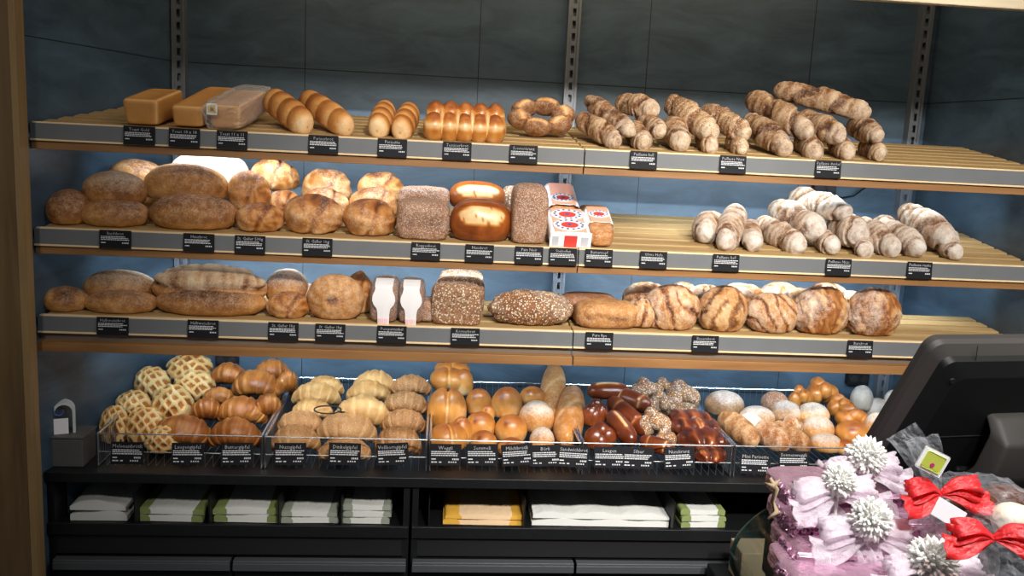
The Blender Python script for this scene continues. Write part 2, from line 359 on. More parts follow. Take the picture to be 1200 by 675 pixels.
def make_bread(kind, L_, W_, H_, seed):
    """returns list of (verts, faces, tone, flour)"""
    nu, nv = 56, 44
    ell = np.array([L_, W_, H_])/max(L_, W_, H_)
    def fin(u, t, P, tone, flour, d, flat, nu=nu, nv=nv):
        c = P.copy(); c[:, 0] *= .6
        nrm = c/np.maximum(1e-6, np.linalg.norm(c, axis=1))[:, None]
        P = P+nrm*d[:, None]
        P = flatten(P, flat)
        Q = norm_dims(P, L_, W_, H_)
        return [(Q, grid_faces(nu, nv), tone, flour)]
    if kind in ('oval', 'oval_floury', 'white'):
        u, t, P, r = body(nu, nv, 2.1, 2.0); N = fnoise(P*ell, seed, 4); d = .035*N+.012*fnoise(P*ell, seed+1, 14)
        top = P[:, 2]
        N5 = fnoise(P*ell, seed+5, 3, 1); N6 = fnoise(P*ell*[1, 2, 2], seed+6, 11, 3)
        tone = .52+.14*N+.16*N5+.14*N6-.26*ss(top-.25*N5, .35, .95)
        low = ss(-top, .0, .5); tone += .22*low; d = d+.012*N6
        if kind == 'white': return fin(u, t, P, .9+0*u-.75*np.exp(-((u-.15)**2+(P[:, 1]+.55)**2)/.006)-.7*np.exp(-((u+.45)**2+(P[:, 1]+.45)**2)/.004), .35+0*u, d, .7)
        fl = (.42 if kind == 'oval_floury' else .10)*ss(top, -.2, .8)+.01
        return fin(u, t, P, tone, fl, d, .6)
    if kind == 'crease':          # long loaf with a torn seam and wrinkles
        u, t, P, r = body(nu, nv, 2.2, 2.0); Pe = P*ell
        N = fnoise(Pe, seed, 7); a = np.arctan2(P[:, 1], P[:, 2]); z = P[:, 2]
        line = z-.12-.08*np.sin(u*4)+.06*N
        cr_ = np.exp(-(line/.10)**2)*(P[:, 1] < 0)
        wr = 1-2.2*np.abs(fnoise(Pe*[1.8, .6, .6], seed+3, 9, 2))
        d = .03*N-.15*cr_+.035*wr*ss(z, .0, .3)
        tone = .52+.15*N-.4*cr_+.28*wr*ss(z, .0, .3)+.12*(z < .1)
        return fin(u, t, P, tone, np.where(line > 0, .36+.3*wr, .06), d, .62)
    if kind == 'fold':            # smooth round loaf with swirled folds and a nose
        u, t, P, r = body(nu, nv, 2.0, 2.0); Pe = P*ell; rr_ = np.random.RandomState(seed)
        ang = np.arctan2(P[:, 2]-.1, u-.5+.3*rr_.rand()); N = fnoise(Pe, seed, 3.5, 2)
        st = np.sin(6*ang+4*N+4*np.hypot(u, P[:, 2])); st = np.sign(st)*np.abs(st)**.6; N7 = fnoise(Pe, seed+17, 13, 3)
        crs = np.exp(-((u-.15-.35*P[:, 2]-.15*N)/.07)**2)*(P[:, 1] < .2)
        d = .06*N+.020*st-.12*crs+.014*N7+.10*np.exp(-((u+.35)**2+(P[:, 1]+.75)**2+(P[:, 2]-.15)**2)/.16)-.05*np.exp(-((u+.02)**2)/.006)*(P[:, 1] < .1)
        tone = .52+.16*N+.10*st+.14*N7-.3*crs-.26*ss(P[:, 2]+.2*N, .45, .95)+.15*ss(-P[:, 2], .1, .6)
        return fin(u, t, P, tone, .05+.12*N, d, .7)
    if kind == 'knob':            # big round with a torn dark hole facing the aisle
        u, t, P, r = body(nu, nv, 2.2, 2.1); Pe = P*ell; N = fnoise(Pe, seed, 3, 2)
        q = np.hypot((u+.1)/.9, P[:, 2]-.05); hole = np.exp(-((u+.05)/.22)**2-((P[:, 2]-.12)/.13)**2)*(P[:, 1] < 0)
        ring = np.exp(-((q-.3)/.1)**2)*(P[:, 1] < 0); st = np.sin(11*np.arctan2(P[:, 2], u)+3*N)*(q > .3)*(P[:, 1] < 0)
        d = .03*N-.24*hole+.07*ring+.012*st
        return fin(u, t, P, .58+.15*N-1.0*hole+.16*ring+.08*st, .12+.1*N, d, .75)
    if kind == 'slashed':         # round floury loaf with diagonal ridges
        u, t, P, r = body(72, nv, 2.1, 2.0); Pe = P*ell; N = fnoise(Pe, seed, 4, 2)
        N2 = fnoise(Pe, seed+4, 12, 3); k = np.sin((8+seed % 4)*(u*.9+P[:, 2]*(.5 if seed % 2 else -.3)+.22*N+.10*N2+.25*(P[:, 2]**2)*np.sign(u))+seed)
        edge = -np.exp(-((k+1)/.28)**2)
        d = .065*edge+.02*N+.012*N2
        tone = .60+.50*edge+.15*N+.16*N2+.2*np.exp(-((k-.2)/.2)**2)
        return fin(u, t, P, tone, np.clip(.16+.30*edge+.25*N2+.2*ss(-u, .3, .9), .02, 1), d, .72, 72, nv)
    if kind == 'rustic':
        u, t, P, r = body(64, 52, 2.1, 2.0); Pe = P*ell; N = fnoise(Pe, seed, 4, 4); M_ = fnoise(Pe, seed+4, 9, 3)
        ridge = 1-np.abs(M_)*2.4
        d = .05*N-.07*np.maximum(0, ridge)+.02*fnoise(Pe, seed+2, 25, 2)
        tone = .60+.3*M_-.40*np.maximum(0, ridge)
        return fin(u, t, P, tone, np.clip(.10+.55*N, .01, 1), d, .75, 64, 52)
    if kind in ('box_seed', 'box_dark', 'box_fine', 'box_mix'):
        u, t, P, r = body(60, 60, 5 if kind != 'box_dark' else 3.6, 4.2 if kind != 'box_dark' else 3); Pe = P*ell; N = fnoise(Pe, seed, 5); top = ss(P[:, 2], .1, .8)
        d = .04*N+.045*top*np.cos(u*1.6)+.02*fnoise(Pe, seed+2, 30, 2)
        crack = np.exp(-((P[:, 2]-.05-.1*N+.05*np.sin(5*u))/.09)**2)*(P[:, 1] < 0)*(np.abs(u) < .7)*(0 if kind == 'box_seed' else 1)
        return fin(u, t, P, .5+.2*N-.45*crack+(.15*top if kind == 'box_dark' else 0), .1+0*u, d-.07*crack, .9, 60, 60)
    if kind == 'toast':
        u, t, P, r = body(48, 56, 9, 9); z = P[:, 2]; Pe = P*ell
        y = P[:, 1]; edge = np.maximum.reduce([np.minimum(np.abs(u), np.abs(z)), np.minimum(np.abs(y), np.abs(z)), np.minimum(np.abs(u), np.abs(y))])
        P[:, 1] *= 1+.10*ss(z, -1, 1)
        dish = -.07*ss(z, .8, .98)*(np.abs(u) < .85)*(np.abs(y) < .75)
        P[:, 2] += dish
        tone = .62+.10*fnoise(Pe, seed, 5, 3)+.45*ss(edge, .80, .97)-.12*ss(z, .9, 1)
        return fin(u, t, P, tone, 0*u, 0*u, .97, 48, 56)
    if kind == 'parisette':
        u, t, P, r = body(90, 40, 3.2, 2.0); Pe = P*ell; hump = np.abs(np.sin((u*.5+.5)*PI*4.0)); hump = hump**.5; sw = ((u*.5+.5)*4) % 1.0
        rr = .92+.09*hump; P[:, 1] *= rr; P[:, 2] *= rr
        N = fnoise(Pe, seed, 5, 2)
        tone = .34+.34*ss(sw, .25, .9)*(P[:, 2] > -.4)+.26*ss(u, .45, 1)+.14*N+.35*ss(-P[:, 2], .2, .7)-.1*ss(P[:, 2], .5, 1)
        return fin(u, t, P, tone, 0*u, .02*N, .62, 90, 40)
    if kind in ('twist', 'twist_seed'):
        u, t, P, r = body(84, 36, 2.7, 2.0); Pe = P*ell; rr_ = np.random.RandomState(seed)
        lobes = np.sin(u*rr_.uniform(5, 8)+rr_.rand()*6); N = fnoise(Pe, seed, 6, 2)
        k = np.sin(t+u*rr_.uniform(7, 10)*(1 if rr_.rand() < .6 else -1)*1.0+2*N+rr_.rand()*6)
        fine = np.sin(u*42+t*1.0+4*N)
        groove = np.exp(-((k-.9)/.16)**2)
        rr = 1+.07*lobes; P[:, 1] *= rr; P[:, 2] *= rr
        bend = .22*rr_.uniform(-1, 1)*(u*u); P[:, 1] += bend
        en = 1-ss(np.abs(u), .72, .93); groove = groove*en; fine = fine*en; N2 = fnoise(Pe*[3, 1, 1], seed+7, 9, 3)
        d = .05*N-.15*groove+.016*fine+.03*N2
        tone = .50+.12*fine+.22*N+.3*N2-.55*groove-.12*ss(-u, .5, 1)+.2*ss(u, .6, 1)  # rear end darker, front end paler: the light painted into the crust
        fl = (.16 if kind == 'twist' else .05)+.30*ss(u, .5, .9)-.25*groove+.25*N2  # flour, heavier at the front end to paint in the light there
        return fin(u, t, P, tone, np.clip(fl, .02, 1), d, .75, 84, 36)
    if kind == 'stick':            # smooth baguette
        u, t, P, r = body(64, 36, 2.8, 2.0); Pe = P*ell; N = fnoise(Pe, seed, 4)
        k = np.sin(6*u+P[:, 1]*3+1); cut = np.exp(-((k-1)/.16)**2)*ss(P[:, 2], .1, .5)
        return fin(u, t, P, .56+.12*N+.2*cut+.1*ss(-P[:, 2], .3, .8), .05+0*u, .03*N-.05*cut, .7, 64, 36)
    if kind in ('rough_stick',):
        u, t, P, r = body(64, 36, 2.4, 2.0); Pe = P*ell; N = fnoise(Pe, seed, 7, 3); st = np.sin(u*13+P[:, 1]*3+3*N)
        return fin(u, t, P, .48+.18*N+.06*st, .14+.08*st+.15*N, .04*N+.02*st, .7, 64, 36)
    if kind in ('bun', 'bun_floury'):
        u, t, P, r = body(36, 36, 2.0, 2.0); Pe = P*ell; N = fnoise(Pe, seed, 3, 2)
        pit_ = np.exp(-((u+.4)**2+(P[:, 1]+.7)**2)/.02)
        tone = .66+.14*N-.34*ss(P[:, 2]+.2*N, .1, 1)-.35*pit_+.2*ss(-P[:, 2], .1, .6)
        return fin(u, t, P, tone, (.02+.6*ss(P[:, 2]+.3*N, .1, .8)) if kind == 'bun_floury' else 0*u, .02*N, .65, 36, 36)
    if kind == 'weggli':           # two lobed split bun
        u, t, P, r = body(56, 36, 2.2, 2.0); Pe = P*ell; N = fnoise(Pe, seed, 3, 2)
        cut = np.exp(-(u/.09)**2)
        return fin(u, t, P, .60+.14*N+.25*cut-.25*ss(P[:, 2]+.2*N, .2, 1)+.12*ss(-P[:, 2], .1, .7), 0*u, .02*N-.22*cut, .7, 56, 36)
    if kind == 'slit':             # glossy loaf, wide pale tear on top
        u, t, P, r = body(nu, nv, 2.5, 2.2); Pe = P*ell; N = fnoise(Pe, seed, 5, 2)
        q = (u/.82)**2+((P[:, 2]-.42)/.42)**2+np.where(P[:, 1] > .5, 3, 0)
        m_ = 1-ss(q, .7, 1.1)
        spk = (fnoise(Pe, seed+8, 40, 1) > .8)*m_
        return fin(u, t, P, .20+.1*N+.74*m_-.5*spk, 0*u, .02*N+.04*m_*N-.05*np.exp(-((q-1)/.15)**2), .7)
    if kind == 'pineapple':
        u, t, P, r = body(72, 72, 2.0, 2.0); Pe = P*ell; N = fnoise(Pe, seed, 4, 2)
        # grid in the tangent plane of the top-front
        a_, b_ = P[:, 0], P[:, 2]*.8+P[:, 1]*.7
        w1 = np.abs(np.sin((a_+b_+.13*N)*5.2)); w2 = np.abs(np.sin((a_-b_+.13*fnoise(Pe, seed+2, 5, 2))*5.2))
        N8 = fnoise(Pe, seed+5, 9, 3); hole = ss(np.minimum(w1, w2)+.22*N8, .48, .66); cov = ss(P[:, 2]-P[:, 1]*.6, -.6, -.2); net = cov*(1-hole)
        return fin(u, t, P, .30+.48*net+.22*N-.1*ss(P[:, 2], .6, 1), 0*u, .15*net+.06*N+.04*N8, .6, 72, 72)
    if kind in ('croissant', 'croissant_pale', 'croissant_grain', 'gipfel_flat'):
        nu, nv = 96, 28
        u, t, P, r = body(nu, nv, 2.0, 2.0)
        span = 1.15 if kind == 'gipfel_flat' else 1.45
        rad = np.maximum(0, 1-np.abs(u)**1.7)**.75*.50+.02
        seg = np.abs(u)*4.2+.35; saw = seg-np.floor(seg)
        step = (1-saw)**.8*(.7+.3*np.sin(np.abs(u)*9+seed))
        rad = rad*(.86+.2*step)
        ang = u*span; N = fnoise(P, seed, 4, 2)
        cx_, cz_ = np.sin(ang), np.cos(ang)
        ry = rad*1.15; rz = rad
        X = cx_*(1+rz*np.sin(t)); Z = cz_*(1+rz*np.sin(t)); Y = ry*np.cos(t)
        X = np.where(r == 0, cx_, X)
        tw = .1*N
        Pq = np.stack([X, Y+tw*.3, Z], 1)
        fine = np.sin(u*70+t)
        N3 = fnoise(P*[6, 1, 1], seed+3, 6, 3); ln_ = np.exp(-((saw-.93)/.06)**2)
        tone = .40-.12*step+.16*ln_+.22*N+.16*N3+.08*fine
        if kind != 'croissant': tone = .56-.06*step+.10*ln_+.2*N+.12*N3
        Q = norm_dims(Pq, L_, W_, H_)
        return [(Q, grid_faces(nu, nv), tone, 0*u)]
    # lobed breads: several ellipsoids pushed into one another
    rr_ = np.random.RandomState(seed); parts = []
    def lobe(c, rad, rotz=0, tone=.5, kindl='plain', sd=0, flour=0):
        u, t, P, r = body(24, 28, 2.1, 2.0); N = fnoise(P, seed+sd, 4, 2)
        tn = tone+.12*N-.18*ss(P[:, 2], .3, 1)+.22*ss(-P[:, 2], 0, .6)
        d = .03*N
        if kindl == 'slash':
            m_ = np.exp(-(P[:, 1]/.3)**2)*(P[:, 2] > 0)*(np.abs(u) < .8); tn = tn+.7*m_; d = d-.1*np.exp(-(P[:, 1]/.16)**2)*(P[:, 2] > 0)
        if kindl == 'band': tn = tn+.45*np.exp(-((P[:, 2]-.35)/.22)**2)*(P[:, 1] < .3)
        if kindl == 'swirl':
            tn = tn+.25*np.sin(5*np.arctan2(P[:, 1], P[:, 0])+4*P[:, 2]); d = d+.03*np.sin(5*np.arctan2(P[:, 1], P[:, 0])+4*P[:, 2])
        P = P+P*d[:, None]
        P = P*np.array(rad); ca, sa = math.cos(rotz), math.sin(rotz)
        P = np.stack([P[:, 0]*ca-P[:, 1]*sa, P[:, 0]*sa+P[:, 1]*ca, P[:, 2]], 1)+np.array(c)
        parts.append((P, grid_faces(24, 28), tn, 0*u+flour))
    if kind == 'tessiner':
        for i in range(5):
            x = -1+.5*i
            lobe((x, -.26, -.04), (.36, .44, .40), 0, .46, sd=i, kindl='band'); lobe((x+.04, .24, .10), (.34, .42, .44), 0, .46, sd=i+9, kindl='band')
            if i < 4: lobe((x+.25, -.05, .0), (.17, .56, .40), 0, .88, sd=i+19)
        lobe((1.22, .0, -.06), (.2, .42, .34), 0, .7, sd=33)
    elif kind == 'crown':
        n_ = 6
        for i in range(n_):
            a = i*2*PI/n_+.3
            lobe((.68*math.cos(a), .68*math.sin(a), 0), (.42, .36, .40), a+PI/2, .34, 'slash', sd=i, flour=.12)
    elif kind == 'knot':
        for i, (c, s_) in enumerate([((-.3, -.2, 0), .6), ((.3, -.1, .05), .6), ((0, .3, 0), .55), ((0, -.1, .28), .5), ((-.1, -.35, -.1), .5)]):
            lobe(c, (s_, s_*.85, s_*.8), rr_.rand()*3, .42, 'plain', sd=i)
    elif kind == 'braid':          # three-strand roll
        for i, (c, s_) in enumerate([((-.42, -.1, 0), .55), ((.42, 0, 0), .55), ((0, .32, 0), .5), ((.05, -.28, .22), .46), ((-.15, .1, .36), .42)]):
            lobe(c, (s_*1.1, s_*.8, s_*.75), rr_.rand()*3, .50, 'plain', sd=i)
    elif kind == 'danish':         # glossy wavy slab
        u, t, P, r = body(64, 36, 2.6, 2.0); Pe = P*ell; N = fnoise(Pe, seed, 5, 2); w_ = np.sin(u*9+P[:, 1]*2+2*N)
        gl = np.exp(-((w_-.7)/.25)**2)*(P[:, 2] > 0)
        return fin(u, t, P, .26+.12*N+.22*w_*(P[:, 2] > 0)+.3*gl*(N > .1), 0*u, .09*w_*(P[:, 2] > 0)+.04*N, .7, 64, 36)
    elif kind == 'lye_split':      # lye stick with a burst pale top
        u, t, P, r = body(56, 32, 2.6, 2.0); Pe = P*ell; N = fnoise(Pe, seed, 4, 2)
        m_ = np.exp(-((P[:, 1]+.25)/.20)**2)*(P[:, 2] > 0)*(1-ss(np.abs(u+.1), .45, .7))
        return fin(u, t, P, .32+.12*N+.75*m_, 0*u, .02*N+.05*m_, .75, 56, 32)
    elif kind == 'lye_stick':
        u, t, P, r = body(56, 32, 2.6, 2.0); Pe = P*ell; N = fnoise(Pe, seed, 4, 2)
        m_ = np.exp(-((u-.55)/.07)**2)+np.exp(-((u+.45)/.07)**2)
        return fin(u, t, P, .36+.15*N+.5*m_*(P[:, 2] > -.2), 0*u, .02*N-.06*m_, .75, 56, 32)
    if parts:
        allP = np.concatenate([p[0] for p in parts])
        lo, hi = allP.min(0), allP.max(0); out = []
        for P, f, tn, fl in parts:
            Q = (P-(lo+hi)/2)/(hi-lo)*np.array([L_, W_, H_]); Q[:, 2] += H_/2
            Q[:, 2] = np.maximum(Q[:, 2], H_*.06)-H_*.06
            out.append((Q, f, tn, fl))
        return out
    raise ValueError(kind)

def bread_mesh(name, kind, dims, seed, mat):
    parts = make_bread(kind, *dims, seed)
    V = np.concatenate([p[0] for p in parts]); tone = np.concatenate([p[2] for p in parts]); fl = np.concatenate([p[3] for p in parts])
    faces = []; off = 0
    for P, f, _, _ in parts:
        faces += [tuple(i+off for i in q) for q in f]; off += len(P)
    me = bpy.data.meshes.new(name); me.from_pydata(V.tolist(), [], faces); me.update()
    for n_, a in (('tone', tone), ('flour', fl)):
        at_ = me.attributes.new(n_, 'FLOAT', 'POINT'); at_.data.foreach_set('value', np.clip(a, 0, 1).astype(np.float32))
    me.materials.append(MATS[mat]); me.polygons.foreach_set('use_smooth', [True]*len(me.polygons))
    bm = bmesh.new(); bm.from_mesh(me); bmesh.ops.recalc_face_normals(bm, faces=bm.faces); bm.to_mesh(me); bm.free()
    return me

KM = {'oval': 'crust_brown', 'oval_floury': 'crust_brown', 'white': 'crust_flour', 'crease': 'crust_brown', 'fold': 'crust_golden', 'knob': 'crust_golden',
      'slashed': 'crust_rustic', 'rustic': 'crust_rustic', 'box_seed': 'crust_seeded', 'box_dark': 'crust_rye', 'box_fine': 'crust_seeded_fine', 'box_mix': 'crust_brown', 'toast': 'crust_toast',
      'parisette': 'crust_golden', 'twist': 'crust_twist', 'twist_seed': 'crust_twist_seed', 'stick': 'crust_golden', 'rough_stick': 'crust_rustic',
      'bun': 'crust_glossy', 'bun_floury': 'crust_golden', 'weggli': 'crust_glossy', 'slit': 'crust_glossy', 'pineapple': 'crust_pineapple',
      'croissant': 'croissant_butter', 'croissant_pale': 'croissant_pale', 'croissant_grain': 'croissant_grain', 'gipfel_flat': 'croissant_pale',
      'tessiner': 'crust_glossy', 'crown': 'crust_brown', 'knot': 'crust_lye', 'braid': 'crust_glossy', 'danish': 'crust_lye', 'lye_split': 'crust_lye', 'lye_stick': 'crust_lye'}

# ------------------------------------------------------------------ shelf geometry
YF, YB = -0.736, -0.227
YBS = {1: YB, 2: YB, 3: -.40}
def ym(Y, s=1): return YF+(Y+.84)*(YBS[s]-YF)/.64   # shelf depth scale
def yk(Y): return Y+.022
ZT = {k: at(600, y_, YF-.01).z+.003 for k, y_ in ((1, 171.3), (2, 289.6), (3, 387.5))}
RISE = {1: .070, 2: .070, 3: .028}
def tray(s, Y): return ZT[s]+(Y-YF)/(YBS[s]-YF)*RISE[s]
WORK_Z = at(600, 562.0, -.7386).z
BASK_FLOOR = WORK_Z+.012
BASK_TOP = at(600, 517.5, -.6886).z

SEED = [100]
def place_c(name, kind, cx, cy, w, h, label, cat, group, sup, Y=None, dr=.8, rz=0, rx=0, mat=None, ry=0):
    """loaf seen as a w x h pixel shape around (cx, cy). sup: shelf number or 'b' (basket)."""
    SEED[0] += 1
    if Y is not None: Y = yk(Y) if sup == 'b' else ym(Y, sup)
    a = elev(cy); Y0 = Y if Y is not None else -.6
    for _ in range(3):
        p = at(cx, cy, Y0); s = scale_at(p); wl, hl = w/s, h/s; D = dr*wl if dr > 0 else -dr
        q = hl*hl-(D*math.sin(a))**2; Hh = math.sqrt(max(q, (.55*hl)**2))/math.cos(a)
        if Y is None:
            d = ray(cx, cy)          # z(Y) = CAMz + (Y-CAMy)*d2/d1 ; bottom on the tray
            k = d[2]/d[1]; m_ = RISE[sup]/(YBS[sup]-YF)
            Y0 = (ZT[sup]-YF*m_+Hh/2-CAM[2]+CAM[1]*k)/(k-m_)
            Y0 = min(max(Y0, YF+.012+D/2), YBS[sup]-D/2)
    p = at(cx, cy, Y0)
    z = p.z-Hh/2
    if Y is None: z = tray(sup, Y0)-.001
    elif sup in (1, 2, 3): z = max(z, tray(sup, Y0))
    if Y is None and rx > .5: z += D/2*math.sin(rx)*.9
    else: z = max(z, BASK_FLOOR)
    me = bread_mesh(name, kind, (wl, D, Hh), SEED[0], mat or KM[kind])
    o = link(name, me); o.location = (p.x, Y0, z); tilt = 0 if (sup == 'b' or Y is not None) else math.atan2(RISE[sup], YBS[sup]-YF)
    o.rotation_euler = (rx+tilt, ry, rz)
    tag(o, label, cat, group); return o
def place_a(name, kind, p0, p1, th, label, cat, group, mat=None, wr=1.0, sup=None, roll=0):
    """long loaf between two image points, each with its own distance; th: thickness in pixels"""
    SEED[0] += 1
    k_ = (lambda q: ym(q, sup)) if sup in (1, 2, 3) else yk
    p0 = (p0[0], p0[1], k_(p0[2])); p1 = (p1[0], p1[1], k_(p1[2]))
    A, B = at(*p0), at(*p1); m_ = (A+B)/2; s = scale_at(m_); T = th/s; d = B-A
    # the marked points are centres of the visible ends: keep the body inside the thickness
    ln = d.length+T*.55
    if sup in (1, 2, 3):
        lo = min(A.z-tray(sup, p0[2]), B.z-tray(sup, p1[2]))
    me = bread_mesh(name, kind, (ln, T*wr, T), SEED[0], mat or KM[kind])
    me.transform(Matrix.Translation((0, 0, -T/2)))
    x = d.normalized(); y = Vector((0, 0, 1)).cross(x).normalized(); z = x.cross(y)
    o = link(name, me); R = Matrix((x, y, z)).transposed() @ Matrix.Rotation(roll, 3, 'X')
    o.matrix_world = Matrix.Translation(m_) @ R.to_4x4()
    if sup in (1, 2, 3):        # lift if any end would sink into the tray
        for P_, Y_ in ((A, p0[2]), (B, p1[2])):
            need = tray(sup, max(min(Y_, YBS[sup]), YF))+T*.46-P_.z
            if need > 0: o.location.z += need*.5
    elif sup == 'b':
        need = max(BASK_FLOOR+T*.5-A.z, BASK_FLOOR+T*.5-B.z)
        if need > 0: o.location.z += need
    tag(o, label, cat, group); return o

LED = 4.8; WORLD = .10; EXPO = 0.06
WRM = (1, .93, .84)
SPOTS = [((.3, -3.3, 3.0), (.3, -.6, 1.5), 50, 45, .8, WRM, .10), ((1.35, -3.2, 3.0), (1.2, -.6, 1.4), 300, 46, .9, WRM, .10), ((2.3, -3.2, 3.0), (2.1, -.6, 1.4), 300, 48, .8, WRM, .10), ((1.6, -3.2, 3.0), (1.75, -2.0, 1.4), 130, 45, .6, (1, .97, .98), .1)]

# ------------------------------------------------------------------ the room
XL, XR = -0.020, 2.674
xq = at(30, 200, -.76).x
def xw(Y): return XL+(xq-XL)*(-Y/.76)
XJ = at(677, 300, YF).x                       # joint between the two shelf bays
def st(name, mb, mat): o = mb.build(name, mat); o['kind'] = 'structure'; return o
st('floor', MB().box(-2.2, 4.6, -5.2, .15, -.1, 0), 'floor_tile')
st('ceiling', MB().box(-2.2, 4.6, -5.2, .15, 3.1, 3.2), 'ceiling_paint')
st('wall_back', MB().box(XL-.3, XR+.1, 0, .15, 0, 3.1), 'anthracite_tile')
st('wall_left', MB().prism([(0, 0), (0, 3.1), (-.06, 3.1), (-.06, 0)], 0, 1), 'anthracite_tile')
wl = bpy.data.objects['wall_left']; ang_ = math.atan2(xq-XL, -.76); Lw = math.hypot(xq-XL, .80)
wl.scale = (1, 1, 1)
for v in wl.data.vertices:
    y_ = -v.co.y*.80; v.co = Vector((XL+(xq-XL)*(-y_/.76)+v.co.x, y_, v.co.z))
st('wall_right', MB().box(XR, XR+.1, -1.6, 0, 0, 3.1), 'anthracite_tile')
pe = at(37.5, 300, -.83)                      # right edge of the wooden post
st('trim_1', MB().box(-1.6, pe.x-.016, -.87, -.83, 0, 3.1, .002), 'wood_post')
st('trim_2', MB().box(pe.x-.016, pe.x, -.872, -.823, 0, 3.1, .001), 'wood_post_edge')
hb = MB(); zb = at(1100, 7.0, -.84).z
hb.box(pe.x+.003, 3.4, -.87, -.84, zb, 3.1, .003); st('trim_3', hb, 'wood_beam')

# slotted uprights
for k, (ux, lab) in enumerate([(0.0, 'left slotted metal upright on the tiled wall behind the toast bread'), (1.3409, 'middle slotted metal upright on the tiled wall near the shelf joint'), (2.6175, 'right slotted metal upright in the corner of the tiled wall')]):
    t = thing('slotted_upright', lab, 'shelf upright', (ux, -.001, .95), group='shelf uprights on the tiled wall')
    m = MB(); m.box(-.022, -.014, -.035, 0, 0, 1.8); m.box(.014, .022, -.035, 0, 0, 1.8); m.box(-.016, .016, -.008, 0, 0, 1.8)
    m.build('channel', 'upright_grey', t)
    m = MB()
    bm = m.bm; xs_ = (-.014, -.006, .006, .014); zs_ = [0]; 
    while zs_[-1] < 1.74: zs_ += [zs_[-1]+.016, zs_[-1]+.042]
    G = [[bm.verts.new((x, -.030, z)) for x in xs_] for z in zs_]
    for r_i in range(len(zs_)-1):
        for c_i in range(3):
            if c_i == 1 and r_i % 2: continue
            bm.faces.new((G[r_i][c_i], G[r_i][c_i+1], G[r_i+1][c_i+1], G[r_i+1][c_i]))
    o = m.build('slot_plate', 'upright_grey', t); o.modifiers.new('thick', 'SOLIDIFY').thickness = .002

# ------------------------------------------------------------------ shelves
def shelf(s, x0, x1, lab):
    t = thing('bread_shelf', lab, 'shelf', ((x0+x1)/2, YF, ZT[s]), group='wooden bread shelves')
    w = (x1-x0)/2-.0015
    YB = YBS[s]; ang = math.atan2(RISE[s], YB-YF); R = Matrix.Rotation(ang, 3, 'X'); Ld = math.hypot(RISE[s], YB-YF)
    # tray base and slats
    lx = lambda yl: (-w if s*0+x0 > .5 else max(-w, xw(YF+yl)+.003-(x0+x1)/2))
    m = MB(); vs_ = []
    for zz in (-.034, -.022): vs_ += [m.bm.verts.new((lx(0), 0, zz)), m.bm.verts.new((w, 0, zz)), m.bm.verts.new((w, Ld, zz)), m.bm.verts.new((lx(Ld), Ld, zz))]
    for q in ((3, 2, 1, 0), (4, 5, 6, 7), (0, 1, 5, 4), (1, 2, 6, 5), (2, 3, 7, 6), (3, 0, 4, 7)): m.bm.faces.new([vs_[k] for k in q])
    bmesh.ops.transform(m.bm, matrix=R.to_4x4(), verts=m.bm.verts); m.build('tray_board', 'wood_light', t)
    n = 7 if s < 3 else 5; pitch = (Ld-.03)/n
    for i in range(n):
        y0 = .012+i*pitch
        MB().box(lx(y0+pitch), w, y0, y0+pitch-.018, -.014, -.001, .002, rot=R, piv=(0, 0, 0)).build('slat', 'wood_light', t)
    MB().box(lx(.018), w, -.006, .008, -.010, .0008, .0008).build('front_edge', 'wood_edge', t)
    rh = .0440
    MB().box(-w, w, -.010, -.003, -rh, -.003, .001).build('price_rail', 'rail_grey', t)
    MB().box(-w, w, -.014, .004, -rh-.005, -rh, .001).build('rail_lip', 'wood_edge', t)
    if s < 3:
        MB().box(-w, w, -.006, .014, -rh-.027, -rh-.005, .001).build('valance', 'wood_brown', t)
        lz = -.034
    else:
        m = MB().box(-w, w, .004, .012, -rh-.026, -rh-.005)
        m.build('lamp_cover', 'lamp_housing', t)
        MB().box(-w, w, -.030, .004, -rh-.052, -rh-.026, .001).build('valance', 'wood_brown', t)
        lz = -.04
    # side cheeks / brackets
    for sx in (-w+.004, w-.004):
        MB().prism([(0, -.05), (.004, -.05), (.004, -.012), (0, -.012)], .02, .32).build('bracket', 'upright_grey', t)
        b = t.children[-1] if t.children else None
    for o in [c for c in t.children_recursive if c.name.startswith('bracket')]:
        pass
    br = [c for c in t.children if c.name.startswith('bracket')]
    for o, sx in zip(br, (-w+.001, w-.006)): o.location = (sx, 0, 0)
    # LED strip under the tray
    lm = MB().box(-w+.15, w-.03, .12, .15, -.012, .0, .001).build('lamp_strip', 'rail_grey', t); lm.location.z = lz+.026
    d = MB().box(-w+.16, w-.04, .122, .148, -.015, -.012).build('diffuser', 'lamp_white', t); d.location.z = lz+.026
    return t
xa, xb = xw(YF)+.002, XR-.002
names = {1: 'top', 2: 'middle', 3: 'lowest'}
what = {1: ('toast and plaited loaves', 'stacked twisted baguettes'), 2: ('round folded loaves', 'pale floury twisted baguettes'), 3: ('wrinkled long loaves', 'big rustic round loaves')}
for s in (1, 2, 3):
    for i, (x0, x1) in enumerate(((xa, XJ), (XJ, xb))):
        shelf(s, x0, x1, f'{"left" if i == 0 else "right"} half of the {names[s]} slatted wooden shelf, holding {what[s][i]}')
def area(name, loc, rot, sx, sy, power, col, spread=PI):
    l = bpy.data.lights.new(name, 'AREA'); l.shape = 'RECTANGLE'; l.size = sx; l.size_y = sy; l.energy = power; l.color = col; l.spread = spread
    o = bpy.data.objects.new(name, l); C.objects.link(o); o.location = loc; o.rotation_euler = rot; return o
COOL = (.72, .87, 1.0)
for s in (1, 2, 3):
    for x0, x1 in ((xa, XJ), (XJ, xb)):
        area('shelf_led', ((x0+x1)/2+.05, YF+.135, ZT[s]-.046), (math.radians(68), 0, 0), x1-x0-.3, .02, LED*{1: .8, 2: .9, 3: .8}[s], COOL, math.radians(140))
